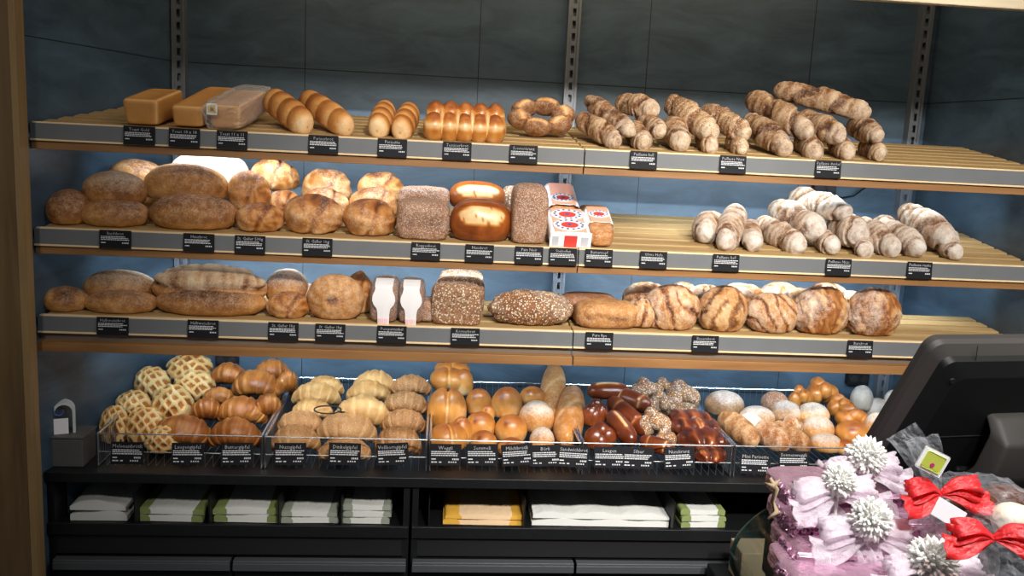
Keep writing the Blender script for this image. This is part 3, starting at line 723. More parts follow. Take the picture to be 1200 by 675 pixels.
# ceiling spots over the aisle
def spot(loc, tgt, power, size_deg, blend=.6, col=(1, .93, .85), rad=.06):
    l = bpy.data.lights.new('ceiling_spot', 'SPOT'); l.energy = power; l.spot_size = math.radians(size_deg); l.spot_blend = blend; l.color = col; l.shadow_soft_size = rad
    o = bpy.data.objects.new('ceiling_spot', l); C.objects.link(o); o.location = loc
    o.rotation_euler = (Vector(tgt)-Vector(loc)).to_track_quat('-Z', 'Y').to_euler(); return o
for a in SPOTS: spot(*a)

# ------------------------------------------------------------------ base unit
ZW = WORK_Z; Yw = -.7386
wx0 = at(47, 562, Yw).x
x_end = 2.60
mw = MB().box(wx0, x_end, Yw, -.002, ZW-.03, ZW, .002).build('worktop', 'black_worktop')
tag(mw, 'long black worktop carrying the wire baskets', 'worktop')
def X_(px, py, Y=Yw): return at(px, py, Y).x
def Z_(px, py, Y=Yw): return at(px, py, Y).z
xs = [wx0+.01, X_(480, 640), x_end]
zo1 = Z_(600, 626); zc0 = Z_(600, 612, Yw+.0)
zt = ZW-.03; zf = Z_(600, 627); zd1 = Z_(600, 656); 
def base(x0, x1, divs, lab, dsplit):
    t = thing('base_cabinet', lab, 'cabinet', ((x0+x1)/2, Yw, 0), group='black base cabinets under the worktop'); c = (x0+x1)/2
    w = (x1-x0)/2-.004
    m = MB(); m.box(-w, -w+.018, .01, .74, .08, zt-.001); m.box(w-.018, w, .01, .74, .08, zt-.001); m.box(-w, w, .72, .74, .08, zt-.001); m.box(-w, w, .01, .74, zf-.012, zf+.002); m.box(-w, w, .03, .74, 0, .08)
    m.build('carcass', 'black', t)
    MB().box(-w, w, .0, .012, zf-.014, zf+.022, .002).build('shelf_lip', 'black_worktop', t)
    MB().box(-w, w, .014, .03, zd1+.002, zf-.016, .001).build('fascia', 'black_deep', t)
    for i, (a, b) in enumerate(dsplit):
        d = MB().box(a-c+.004, b-c-.004, .004, .024, .10, zd1-.004, .002).build('drawer', 'black', t)
        h = MB(); h.box(a-c+.004, b-c-.004, -.022, .004, zd1-.010, zd1, .002); h.box(a-c+.004, b-c-.004, -.024, -.018, zd1-.03, zd1-.008, .001)
        h.build('handle_strip', 'drawer_handle', d)
    for px in divs:
        xx = X_(px, 600)-c
        MB().box(xx-.002, xx+.002, .02, .45, zf+.003, zf+.10, .0005).build('divider', 'black', t)
    return t
base(xs[0], xs[1], (155, 243, 325, 399), 'black base cabinet under the croissants, open shelf with stacked paper bags', [(xs[0]+.02, X_(273, 657)), (X_(273, 657), xs[1]-.005)])
base(xs[1], xs[2], (503, 616, 793), 'black base cabinet right of the centre gap, open shelf with yellow and white bags', [(xs[1]+.005, X_(673, 657)), (X_(673, 657), X_(863, 657)), (X_(863, 657), xs[2]-.01)])

# paper bag bundles
def bags(name, px0, px1, py0, py1, n, mats, lab, group, depth=.26, skew=.0, slump=.004):
    """a pile of n folded bag bundles between the given image edges"""
    Yb_ = -.68
    x0, x1 = at(px0, py1, Yb_).x, at(px1, py1, Yb_).x; zb_ = zf+.004; zt_ = at((px0+px1)/2, py0, Yb_).z
    h = (zt_-zb_)/n
    for i in range(n):
        c = (x0+x1)/2+rnd.uniform(-.004, .004); w = (x1-x0)/2-rnd.uniform(0, .004)
        t = thing('paper_bag_bundle', lab[i] if isinstance(lab, (list, tuple)) else lab, 'paper bags', (c, Yb_, zb_+i*h), (0, 0, rnd.uniform(-.03, .03)), group)
        # folded sheet stack: wavy slab
        def slab(xa_, xb_, mat, nm, th0, th1, yo=0):
            bm = bmesh.new(); nx, ny = 14, 8; top, bot = [], []
            for iy in range(ny+1):
                for ix in range(nx+1):
                    fx, fy = ix/nx, iy/ny; x = xa_+(xb_-xa_)*fx; y = yo+depth*fy+skew*fx
                    wv = slump*math.sin(x*40+i*2+fy*3)+.0015*math.sin(x*130+fy*9+i)
                    e = 1-.35*abs(2*fx-1)**6
                    top.append(bm.verts.new((x, y, th1*e+wv*.6))); bot.append(bm.verts.new((x, y, th0+max(0, wv*.3)*.0)))
            def idx(ix, iy): return iy*(nx+1)+ix
            for iy in range(ny):
                for ix in range(nx):
                    q = [idx(ix, iy), idx(ix+1, iy), idx(ix+1, iy+1), idx(ix, iy+1)]
                    bm.faces.new([top[k] for k in q]); bm.faces.new([bot[k] for k in q[::-1]])
            for ix in range(nx):
                bm.faces.new([bot[idx(ix, 0)], bot[idx(ix+1, 0)], top[idx(ix+1, 0)], top[idx(ix, 0)]]); bm.faces.new([top[idx(ix, ny)], top[idx(ix+1, ny)], bot[idx(ix+1, ny)], bot[idx(ix, ny)]])
            for iy in range(ny):
                bm.faces.new([top[idx(0, iy)], top[idx(0, iy+1)], bot[idx(0, iy+1)], bot[idx(0, iy)]]); bm.faces.new([bot[idx(nx, iy)], bot[idx(nx, iy+1)], top[idx(nx, iy+1)], top[idx(nx, iy)]])
            me = bpy.data.meshes.new(nm); bm.to_mesh(me); bm.free()
            return link(nm, me, mat, t)
        m0, m1 = mats
        slab(-w, w, m0, 'paper_sheets', 0, h*.82)
        if m1:
            e = w*.42
            for q, (a, b) in enumerate(((-w-.0008, -w+e), (w-e*.8, w+.0008))):
                slab(a, b, m1, 'printed_band', h*.08, h*.86, -.0012)
B = 'bundles of paper bags on the open shelf'
bags('a', 83, 150, 586, 612, 2, ('paper_white', None), ['plain white paper bags, lower layer of the far left pile', 'plain white creased paper bags, top of the far left pile'], B, slump=.010)
bags('b', 160, 240, 594, 619, 2, ('paper_white', 'paper_green'), ['white bags with green ends, lower bundle in the second compartment', 'white bags with green ends, top bundle in the second compartment'], B)
bags('c', 250, 327, 593, 620, 2, ('paper_white', 'paper_green'), ['white bags with green ends, lower bundle in the third compartment', 'white bags with green ends, top bundle in the third compartment'], B)
bags('d', 328, 397, 598, 625, 2, ('paper_white', 'paper_grey'), ['white bags with grey-green ends, lower bundle in the fourth compartment', 'white bags with grey-green ends, top bundle in the fourth compartment'], B)
bags('e', 400, 457, 590, 625, 3, ('paper_white', 'paper_grey'), ['white grey-banded bags, bottom of the tall pile of three by the cabinet gap', 'white grey-banded bags, middle of the tall pile of three by the cabinet gap', 'white grey-banded bags, top of the tall pile of three by the cabinet gap'], B)
bags('f', 520, 613, 602, 624, 2, ('paper_cream', 'paper_yellow'), ['yellow and cream paper bags, lower bundle', 'yellow and cream paper bags, top bundle'], B)
bags('g', 622, 783, 600, 621, 2, ('paper_white', None), ['wide white paper bags, lower bundle of the widest pile', 'wide white paper bags, top bundle of the widest pile'], B, slump=.008)
bags('h', 797, 850, 596, 616, 3, ('paper_white', 'paper_green'), ['small folded white-green bags, bottom of the rightmost pile', 'small folded white-green bags, middle of the rightmost pile', 'small folded white-green bags, top of the rightmost pile'], B)

# ------------------------------------------------------------------ wire baskets
def basket(pxa, pxb, lab, Yf_=-.6886, Yb_=-.048):
    xa_, xb_ = at(pxa, 516, Yf_).x+.004, at(pxb, 516, Yf_).x-.004
    c = (xa_+xb_)/2; w = (xb_-xa_)/2
    t = thing('wire_basket', lab, 'wire basket', (c, Yf_, WORK_Z), group='wire bakery baskets on the worktop')
    D = Yb_-Yf_; h = BASK_TOP-WORK_Z; r = .0022
    m = MB(); P = [(-w, 0, h), (w, 0, h), (w, D, h), (-w, D, h)]
    for i in range(4): m.bar(P[i], P[(i+1) % 4], r if i % 2 == 0 else .0042)
    m.build('top_rim', 'chrome', t)
    m = MB(); P = [(-w, 0, .045), (w, 0, .045)]; m.bar(P[0], P[1], .0018); 
    for sx in (-w, w): m.bar((sx, 0, .004), (sx, 0, h), .003)
    m.build('front_rail', 'chrome', t)
    m = MB()
    n = int(2*w/.022)
    for i in range(1, n):
        x = -w+2*w*i/n
        m.bar((x, D, .004), (x, D, h), .0008, 5); m.bar((x, 0, .004), (x, D, .004), .0009, 5)
        m.bar((x, 0, .004), (x, 0, .045), .0008, 5)
    
    m.build('wire_grid', 'wire', t)
    for sx in (-w, w):
        m = MB(); k = int(D/.014)
        for i in range(1, k): m.bar((sx, D*i/k, .004), (sx, D*i/k, h), .0013, 5)
        m.bar((sx, 0, .004), (sx, D, .004), r)
        m.build('side_grid', 'wire', t)
    return t
basket(113, 308, 'wire basket of crackled buns and dark butter croissants, leftmost')
basket(309, 502, 'wire basket of pale nut crescents and grain croissants, second from left')
basket(503, 682, 'wire basket of glossy golden buns, centre one')
basket(683, 861, 'wire basket of dark lye rolls and seeded rolls, fourth from left')
basket(862, 1050, 'wire basket of floury rolls and golden knots, rightmost')

# ------------------------------------------------------------------ price cards
def text_mesh(txt, size):
    cu = bpy.data.curves.new('t', 'FONT'); cu.body = txt; cu.size = size; cu.align_x = 'CENTER'; cu.extrude = .0002; cu.resolution_u = 1
    o = bpy.data.objects.new('t', cu); me = bpy.data.meshes.new_from_object(o); bpy.data.objects.remove(o); return me
def card(px, py, Y, wpx, h, txt, label, rows=4, rz=0, ry=0, price=True, grp='price cards on the shelves', zc=None, rx=-.12):
    p = at(px, py, Y); s = scale_at(p); w = wpx/s
    t = thing('price_card', label, 'price card', (p.x, Y, zc if zc is not None else p.z), (rx, ry, rz), grp)
    MB().box(-w/2, w/2, -.0008, .0008, -h/2, h/2, .0006).build('card_plate', 'card_black', t)
    bm = bmesh.new(); me = text_mesh(txt, h*.235)
    bm.from_mesh(me); bpy.data.meshes.remove(me)
    xs_ = [v.co.x for v in bm.verts]; wd = max(xs_)-min(xs_); k = min(1, w*.9/wd)
    for v in bm.verts: v.co = Vector((v.co.x*k, -.0012, h*.24+v.co.y))
    def dash(x0, x1, z, hh):
        vs = [bm.verts.new((a, -.0012, b)) for a, b in ((x0, z), (x1, z), (x1, z+hh), (x0, z+hh))]; bm.faces.new(vs)
    rr = random.Random(int(px*7+py))
    z = h*.12
    for k_ in range(rows if rows < 4 else 3):
        x = -w*.45; end = w*rr.uniform(.30, .46)
        while x < end:
            l_ = rr.uniform(.03, .10)*w; dash(x, min(end, x+l_), z, h*.045); x += l_+w*.014
        z -= h*.085
    dash(-w*.44, -w*.30, -h*.22, h*.05)
    x = w*.22
    for k_ in range(4): dash(x, x+w*.035, -h*.23, h*.075); x += w*.055
    if h > .055:
        for x in (-.44, -.34, -.2): dash(w*x, w*(x+.08), -h*.36, h*.05)
        x = w*.1
        for k_ in range(4): dash(x, x+w*.04, -h*.36, h*.06); x += w*.07
    me = bpy.data.meshes.new('lettering'); bm.to_mesh(me); bm.free()
    link('lettering', me, 'card_text', t)
S1C = [(163, 'Toast Gold'), (216, 'Toast 18 x 18'), (272, 'Toast 11 x 11'), (379, 'Pariserbrot'), (460, 'Parisette'), (536, 'Tessinerbrot'), (614, 'Sonnenkranz'), (755, 'Paillasse hell'), (860, 'Paillasse Nuss'), (972, 'Paillasse dunkel')]
S2C = [(135, 'Ruchbrot'), (233, 'Hausbrot'), (293, 'St. Galler 500g'), (372, 'St. Galler 1kg'), (499, 'Roggenbrot'), (562, 'Nussbrot'), (620, 'Pain Noir'), (660, 'Steinofen'), (702, 'Butterzopf'), (766, 'Ohne Hefe'), (851, 'Paillasse hell'), (983, 'Paillasse Nuss'), (1078, 'Paillasse rustic')]
S3C = [(132, 'Halbweissbrot'), (238, 'Halbweissbrot'), (332, 'St. Galler 1kg'), (387, 'St. Galler 1kg'), (459, 'Pumpernickel'), (545, 'Körnerbrot'), (702, 'Pure Rye'), (826, 'Bauernbrot'), (1007, 'Burebrot')]
where = {163: 'in front of the first toast loaf', 216: 'in front of the long middle toast loaf', 272: 'below the bagged toast loaf', 379: 'below the two leaning ribbed golden loaves', 460: 'below the two upright ribbed loaves', 536: 'below the golden bun loaf', 614: 'below the crown loaf',
         755: 'below the left twisted baguettes', 860: 'below the seeded twisted baguettes', 972: 'below the tallest twisted baguette pile'}
w2 = {135: 'below the two stacked small oval loaves', 233: 'below the big brown oval loaf', 293: 'below the left folded loaf', 372: 'below the two-lobed folded loaf', 499: 'below the fine grain box loaf', 562: 'below the split red-brown loaf', 620: 'below the dark upright grain loaf', 660: 'below the red and white paper wrapped loaf', 702: 'below the narrow wrapped loaf', 766: 'below the empty shelf slats', 851: 'below the whitest floury baguettes', 983: 'below the central floury baguettes', 1078: 'below the rightmost floury baguettes'}
w3 = {132: 'below the far left stacked ovals', 238: 'below the long wrinkled loaf', 332: 'below the two small round loaves', 387: 'below the big knobbed loaf', 459: 'below the two white labelled loaves', 545: 'below the square seeded loaf', 702: 'below the dark rye box loaf', 826: 'below the orange slashed round loaf', 1007: 'below the rightmost rustic loaf'}
nm = {1: 'top', 2: 'middle', 3: 'lowest'}
for s, lst, wh in ((1, S1C, where), (2, S2C, w2), (3, S3C, w3)):
    for px, txt in lst:
        z = ZT[s]-.0235
        wp = 36-5*(px-160)/840
        # image y of the rail at this x
        yy = {1: 150, 2: 275, 3: 380}[s]+.04*(px-100)
        p = at(px, yy, YF-.014)
        card(px, yy, YF-.016, wp, .049, txt, f'black price card on the {nm[s]} shelf edge, {wh[px]}', zc=z, rx=-.10)
BC = [(149, 531, 'Melonenbrötli', .0), (220, 532, 'Laugengipfel', .02), (278, 532, 'Buttergipfel', .03), (340, 532, 'Nussgipfel', .02), (404, 532, 'Dinkelgipfel', -.01), (460, 532, 'Vollkorngipfel', .06), (522, 533, 'Weggli', 0), (565, 533, 'Semmeli', .02), (606, 533, 'Milchbrötli', .09), (639, 534, 'Bürli', .05), (672, 535, 'Sandwichbrot', -.04), (714, 536, 'Laugen', 0), (748, 537, 'Silser', -.02), (796, 537, 'Nusskranz', .07), (885, 543, 'Mini Parisette', -.02), (930, 541, 'Sonnenweggli', 0)]
bw = {149: 'below the crackled buns', 220: 'below the darkest croissant', 278: 'below the right butter croissants', 340: 'below the pale nut crescents', 404: 'below the centre of the second basket', 460: 'below the grain croissants', 522: 'below the split milk rolls', 565: 'below the small round buns', 606: 'tilted, below the larger round buns', 639: 'squeezed between two cards, below the floury roll', 672: 'below the upright smooth baguette', 714: 'below the dark lye knots', 748: 'below the crossed lye sticks', 796: 'below the wavy glossy pastries', 885: 'below the floury rough sticks', 930: 'partly hidden by the pink gifts'}
for px, py, txt, ry in BC:
    card(px, py, -.712, 37, .064, txt, f'black price card on a basket front, {bw[px]}', ry=-ry, grp='price cards on the baskets', rx=-.2)

# ------------------------------------------------------------------ sockets and the corner things
def socket(px, py, w, h, lab, cable=False, left=False):
    p = at(px, py, -.02); rz_ = 0; y_ = -.002
    if left:
        y_ = -.02
        for _ in range(60):
            p = at(px, py, y_)
            if p.x < xw(y_): break
            y_ -= .01
        rz_ = math.atan2(.76, XL-xq); p.x += .003
    t = thing('power_socket', lab, 'socket', (p.x, y_, p.z), (0, 0, rz_)); s = scale_at(p); a, b = w/s/2, h/s/2
    MB().box(-a, a, -.030, 0, -b, b, .004).build('housing', 'black', t)
    n = 2 if w > h else 1
    for i in range(n):
        m = MB(); x = (i-.5)*a if n == 2 else 0; m.bar((x, -.034, 0), (x, -.026, 0), min(a, b)*.55/(1 if n == 1 else 1), 20); m.build('outlet', 'black_deep', t)
    if cable:
        pts = [Vector((a*.6, -.03, -b*.9)), Vector((a*1.6, -.03, -b*1.05)), Vector((a*2.6, -.028, -b*.8)), Vector((a*3.6, -.02, b*.2)), Vector((a*4.3, -.01, b*1.2))]
        MB().tube(pts, .003, 8).build('cable', 'black', t, True)
socket(130, 457, 24, 30, 'tall black double socket on the wall left of the crackled buns', left=True)
socket(966, 220, 27, 20, 'black wall socket with a hanging cable under the top shelf', True)
socket(1005, 443, 26, 17, 'black wall socket low on the right under the lowest shelf')
socket(266, 421, 26, 14, 'black wall socket behind the croissants')

p = at(75, 548, -.70)
t = thing('dispenser_box', 'low grey box in the dark left corner of the worktop', 'box', (p.x, -.70, ZW))
bw_ = 44/scale_at(p)
MB().box(-bw_/2, bw_/2, 0, .10, 0, .085, .004).build('body', 'grey_plastic', t)
MB().box(-bw_/2-.004, bw_/2+.004, -.003, .103, .085, .091, .002).build('lid', 'grey_plastic', t)
q = at(77, 488, -.66)
t2 = thing('tape_dispenser', 'white arched tape dispenser with a blue mark on the grey box', 'dispenser', (q.x, -.675, ZW+.0915))
out, inn = [], []
hw, hh = .030, .100
for i in range(17):
    a = PI*i/16; out.append((hw*math.cos(a), hh*.62+hw*1.0*math.sin(a))); inn.append(((hw-.007)*math.cos(a), hh*.62+(hw-.007)*math.sin(a)))
m = MB(); prof = [(hw, 0)]+out+[(-hw, 0), (-hw+.007, 0)]+inn[::-1]+[(hw-.007, 0)]
m.prism(prof, 0, .04); o = m.build('arch', 'white_plastic', t2); o.rotation_euler = (0, 0, .35)
m = MB(); m.box(-.030, .012, -.004, 0, .0, .046, .001); o = m.build('front_label', 'white_label', t2); o.rotation_euler = (0, 0, .35)
m = MB(); pts = [Vector((-.012+.012*math.cos(a), -.002, .066+.010*math.sin(a))) for a in [PI*.9+i*PI*1.3/10 for i in range(11)]]
m.tube(pts, .0022, 6); o = m.build('blue_mark', 'label_blue', t2); o.rotation_euler = (0, 0, .35)
# crumpled clear bag behind it
def crumple(name, sx, sy, sz, seed, mat, parent=None, amp=.25, nu=40, nv=36, n=2.4):
    u, tt, P, r = body(nu, nv, n, 2.4); N = fnoise(P, seed, 5, 3); M2 = 1-2*np.abs(fnoise(P, seed+1, 8, 2))
    P = P*(1+amp*(.5*N+.5*M2))[:, None]; P = flatten(P, .85); Q = norm_dims(P, sx, sy, sz)
    me = bpy.data.meshes.new(name); me.from_pydata(Q.tolist(), [], grid_faces(nu, nv)); me.update()
    return link(name, me, mat, parent)
q = at(66, 490, -.60)
o = crumple('plastic_bag', .10, .05, .09, 5, 'bag_film'); o.location = (q.x-.005, -.625, ZW+.0915)
tag(o, 'crumpled clear plastic bag behind the white tape dispenser', 'plastic bag')

# ------------------------------------------------------------------ top shelf
b1 = 'loaves on the top shelf'; lo = 'bread'
def toast(name, fx0, fx1, fy0, fy1, bx, by, Y, Ln, rz, tilt, lab):
    Y = ym(Y, 1)
    p = at((fx0+fx1)/2, fy1, Y); s = scale_at(p); Wd = (fx1-fx0)/s; Hh = (fy1-fy0)/s
    SEED[0] += 1
    me = bread_mesh(name, 'toast', (Ln, Wd, Hh), SEED[0], 'crust_toast'); me.transform(Matrix.Translation((Ln/2, 0, 0)))
    o = link(name, me); o.location = (p.x, Y, tray(1, Y)+.002); o.rotation_euler = Euler((0, -tilt, PI/2-rz), 'XYZ'); tag(o, lab, lo, b1); return o
toast('toast_loaf', 144, 186, 113, 143, 0, 0, -.825, .20, .10, .20, 'stout golden toast loaf with a dished top, leftmost on the top shelf')
toast('toast_loaf', 200, 238, 122, 146, 0, 0, -.825, .33, .08, .22, 'long low golden toast loaf between the stout one and the bagged one')
tl = toast('toast_loaf', 244, 282, 121, 148, 0, 0, -.815, .26, .12, .22, 'toast loaf inside the clear plastic bag on the top shelf')
SEED[0] += 1
u, tt, P, r = body(60, 48, 6, 5)
P = P*(1+.05*fnoise(P, 3, 7, 3))[:, None]; P[:, 1] *= 1+.35*ss(-u, .72, 1)*fnoise(P, 9, 9, 2)
s_ = scale_at(tl.location)
Q = norm_dims(P, .33, 50/s_, 35/s_)
me = bpy.data.meshes.new('bread_bag'); me.from_pydata(Q.tolist(), [], grid_faces(60, 48)); me.update()
o = link('bread_bag', me, 'bag_film'); me.transform(Matrix.Translation((.135, 0, -.004))); o.location = tl.location; o.rotation_euler = tl.rotation_euler
tag(o, 'clear plastic bag with a small square sticker around a toast loaf', 'plastic bag')
q = at(249, 128, -.735)
st_ = MB().box(-.014, .014, -.0006, .0006, -.015, .015, .001).build('sticker', 'gift_tag_white', o)
m2 = MB().box(-.010, .010, -.0012, -.0006, -.010, .010, .0005).build('sticker_print', 'label_lime', st_)
m3 = MB().box(-.004, .005, -.0018, -.0012, -.005, .004, .0005).build('sticker_dot', 'label_magenta', st_)
bpy.context.view_layer.update()
st_.matrix_parent_inverse = o.matrix_world.inverted(); st_.location = (q.x, -.742, q.z)

A = place_a; Cc = place_c
A('ribbed_loaf', 'parisette', (320, 116, -.62), (357, 144, -.80), 31, 'golden ribbed loaf leaning beside the bagged toast, left of two', lo, b1, sup=1)
A('ribbed_loaf', 'parisette', (360, 116, -.58), (406, 147, -.80), 29, 'golden ribbed loaf leaning, right of the two long ones', lo, b1, sup=1)
A('ribbed_loaf', 'parisette', (452, 128, -.66), (443, 148, -.80), 28, 'short ribbed golden loaf pointing at the viewer, left of the pair', lo, b1, sup=1)
A('ribbed_loaf', 'parisette', (480, 131, -.66), (470, 151, -.80), 28, 'short ribbed golden loaf pointing at the viewer, beside the bun loaf', lo, b1, sup=1)
Cc('bun_loaf', 'tessiner', 545, 146, 97, 44, 'shiny golden loaf of ten joined buns with pale seams', lo, b1, 1, dr=.55, rx=.15)
Cc('crown_loaf', 'crown', 633, 146, 80, 26, 'brown ring shaped crown loaf with pale slashes', lo, b1, 1, dr=.62, rx=.72)
def A(name, kind, p0, p1, th, lab, cat, group, mat=None, sup=None):
    if kind == 'twist' and sup == 1: mat = 'crust_twist_dark'
    if kind == 'twist' and sup == 2: mat = 'crust_twist_pale'; th *= 1.1
    return place_a(name, kind, p0, p1, th, lab, cat, group, mat=mat, sup=sup)
T = 'twist'; tg = 'twisted baguettes on the top shelf'; n_ = 'twisted_baguette'
A(n_, T, (684, 140, -.60), (722, 164, -.80), 27, 'bottom left twisted baguette, thick with a white end, beside the crown loaf', lo, tg, sup=1)
A(n_, T, (690, 116, -.55), (738, 152, -.78), 23, 'slim twisted baguette lying across the thick white-ended one', lo, tg, sup=1)
A(n_, T, (728, 119, -.50), (764, 126, -.66), 27, 'thick floury baguette crosswise on top of the left pile', lo, tg, sup=1)
A(n_, T, (752, 138, -.60), (774, 152, -.78), 23, 'pale baguette end directly under the crosswise floury one', lo, tg, sup=1)
A(n_, T, (742, 152, -.62), (755, 167, -.80), 26, 'lowest pinkish baguette end above the left price card of the pile', lo, tg, sup=1)
A(n_, T, (786, 144, -.60), (798, 163, -.80), 30, 'wide white baguette end left of the seeded pair', lo, tg, sup=1)
A(n_, 'twist_seed', (787, 119, -.52), (832, 152, -.76), 32, 'brown seeded twisted baguette, left of the seeded pair', lo, tg, sup=1)
A(n_, 'twist_seed', (828, 129, -.55), (872, 154, -.76), 28, 'brown seeded twisted baguette, right of the seeded pair', lo, tg, sup=1)
A(n_, T, (822, 164, -.62), (834, 175, -.80), 22, 'low baguette end beneath the left seeded one', lo, tg, sup=1)
A(n_, 'twist_seed', (856, 166, -.62), (868, 178, -.80), 22, 'low reddish baguette end beneath the right seeded one', lo, tg, sup=1)
A(n_, T, (880, 142, -.56), (920, 172, -.80), 30, 'floury baguette at the bottom of the tallest pile, its left end', lo, tg, sup=1)
A(n_, T, (940, 164, -.62), (955, 181, -.80), 26, 'bottom baguette end second from left in the tallest pile', lo, tg, sup=1)
A(n_, T, (978, 167, -.62), (993, 178, -.80), 25, 'bottom baguette end third from left in the tallest pile', lo, tg, sup=1)
A(n_, T, (1014, 170, -.62), (1032, 179, -.80), 22, 'bottom right baguette end of the tallest pile, beside the empty slats', lo, tg, sup=1)
A(n_, T, (940, 138, -.52), (982, 156, -.76), 30, 'middle layer baguette under the topmost one, centre of the tallest pile', lo, tg, sup=1)
A(n_, T, (1002, 146, -.56), (1028, 157, -.76), 27, 'middle layer floury baguette at the right end of the tallest pile', lo, tg, sup=1)
A(n_, T, (884, 115, -.44), (948, 152, -.74), 31, 'long tapering baguette with a brown tip, climbing over the tallest pile', lo, tg, sup=1)
A(n_, T, (915, 103, -.42), (1014, 129, -.60), 28, 'topmost twisted baguette lying crosswise on the tallest pile', lo, tg, sup=1)

# ------------------------------------------------------------------ middle shelf
g = 'loaves on the middle shelf'; ov = 'oval_loaf'; rl = 'folded_loaf'
Cc(ov, 'oval', 82, 245, 48, 38, 'small brown loaf at the far left end of the middle shelf', lo, g, 2, dr=1.2)
Cc(ov, 'oval', 172, 243, 40, 36, 'brown oval loaf hidden behind the small stacked ones', lo, g, 2, Y=-.50, dr=1.3)
Cc(ov, 'oval', 136, 251, 78, 29, 'small oval loaf, lower of the stacked two at left', lo, g, 2, dr=.75)
Cc(ov, 'oval_floury', 135, 219, 74, 38, 'dark oval loaf lying on top of a smaller oval', lo, g, 2, Y=-.68, dr=.7)
Cc(ov, 'oval', 159, 203, 62, 34, 'oval loaf at the back, above and behind the dark one', lo, g, 2, Y=-.50, dr=.7)
Cc(ov, 'oval', 228, 252, 101, 38, 'large golden-brown oval loaf in front, below another large one', lo, g, 2, dr=.6)
Cc(ov, 'oval', 218, 213, 96, 43, 'large smooth dark-topped oval loaf stacked on the golden-brown one', lo, g, 2, Y=-.64, dr=.55)
Cc('floured_loaf', 'white', 246, 197, 90, 40, 'snow white floured oval loaf at the back with two brown spots', lo, g, 2, Y=-.46, dr=.6)
Cc(rl, 'fold', 306, 259, 56, 32, 'folded golden loaf lying lowest beside the large oval', lo, g, 2, dr=.9)
Cc(rl, 'fold', 333, 240, 44, 32, 'folded loaf tucked behind between the lowest and the two-lobed one', lo, g, 2, Y=-.56, dr=1)
Cc(rl, 'fold', 292, 223, 50, 47, 'upright folded loaf on top, touching the large oval', lo, g, 2, Y=-.62, dr=.9)
Cc(rl, 'fold', 334, 207, 34, 30, 'small piece of folded loaf at the back under the LED glow', lo, g, 2, Y=-.36, dr=1)
Cc(rl, 'fold', 319, 204, 50, 38, 'pale folded loaf topmost of the left folded group', lo, g, 2, Y=-.46, dr=.9)
Cc(rl, 'fold', 368, 256, 69, 44, 'two-lobed folded loaf at the front above the second folded card', lo, g, 2, dr=.8)
Cc(rl, 'fold', 380, 238, 60, 37, 'folded loaf in the second row behind the two-lobed one', lo, g, 2, Y=-.56, dr=.8)
Cc(rl, 'fold', 383, 218, 58, 40, 'folded loaf at the back of the two-lobed column, highest', lo, g, 2, Y=-.40, dr=.8)
Cc(rl, 'fold', 433, 260, 62, 41, 'folded loaf at the front beside the grain box loaf', lo, g, 2, dr=.9)
Cc(rl, 'fold', 438, 238, 59, 38, 'folded loaf in the second row left of the grain loaves', lo, g, 2, Y=-.56, dr=.8)
Cc(rl, 'fold', 447, 219, 56, 36, 'folded loaf at the back left of the grain loaves', lo, g, 2, Y=-.40, dr=.8)
Cc('grain_box_loaf', 'box_fine', 497, 233, 60, 30, 'grey grainy box loaf standing behind the front one', lo, g, 2, Y=-.58, dr=.6)
Cc('grain_box_loaf', 'box_fine', 496, 260, 62, 44, 'reddish grainy box loaf with a cracked face at the front', lo, g, 2, dr=.75)
Cc('split_loaf', 'slit', 559, 228, 66, 32, 'glossy reddish loaf with pale top, behind and above', lo, g, 2, Y=-.56, dr=.7)
Cc('split_loaf', 'slit', 563, 260, 72, 47, 'glossy reddish loaf split open to a pale speckled crumb, front', lo, g, 2, dr=.7)
Cc('grain_log_loaf', 'box_fine', 600, 242, 24, 44, 'seeded log loaf mostly hidden behind the upright one', lo, g, 2, Y=-.50, dr=1.2, mat='crust_seeded')
o = Cc('grain_log_loaf', 'box_fine', 619, 252, 43, 67, 'tall reddish brown grain loaf standing on end', lo, g, 2, dr=1.2)
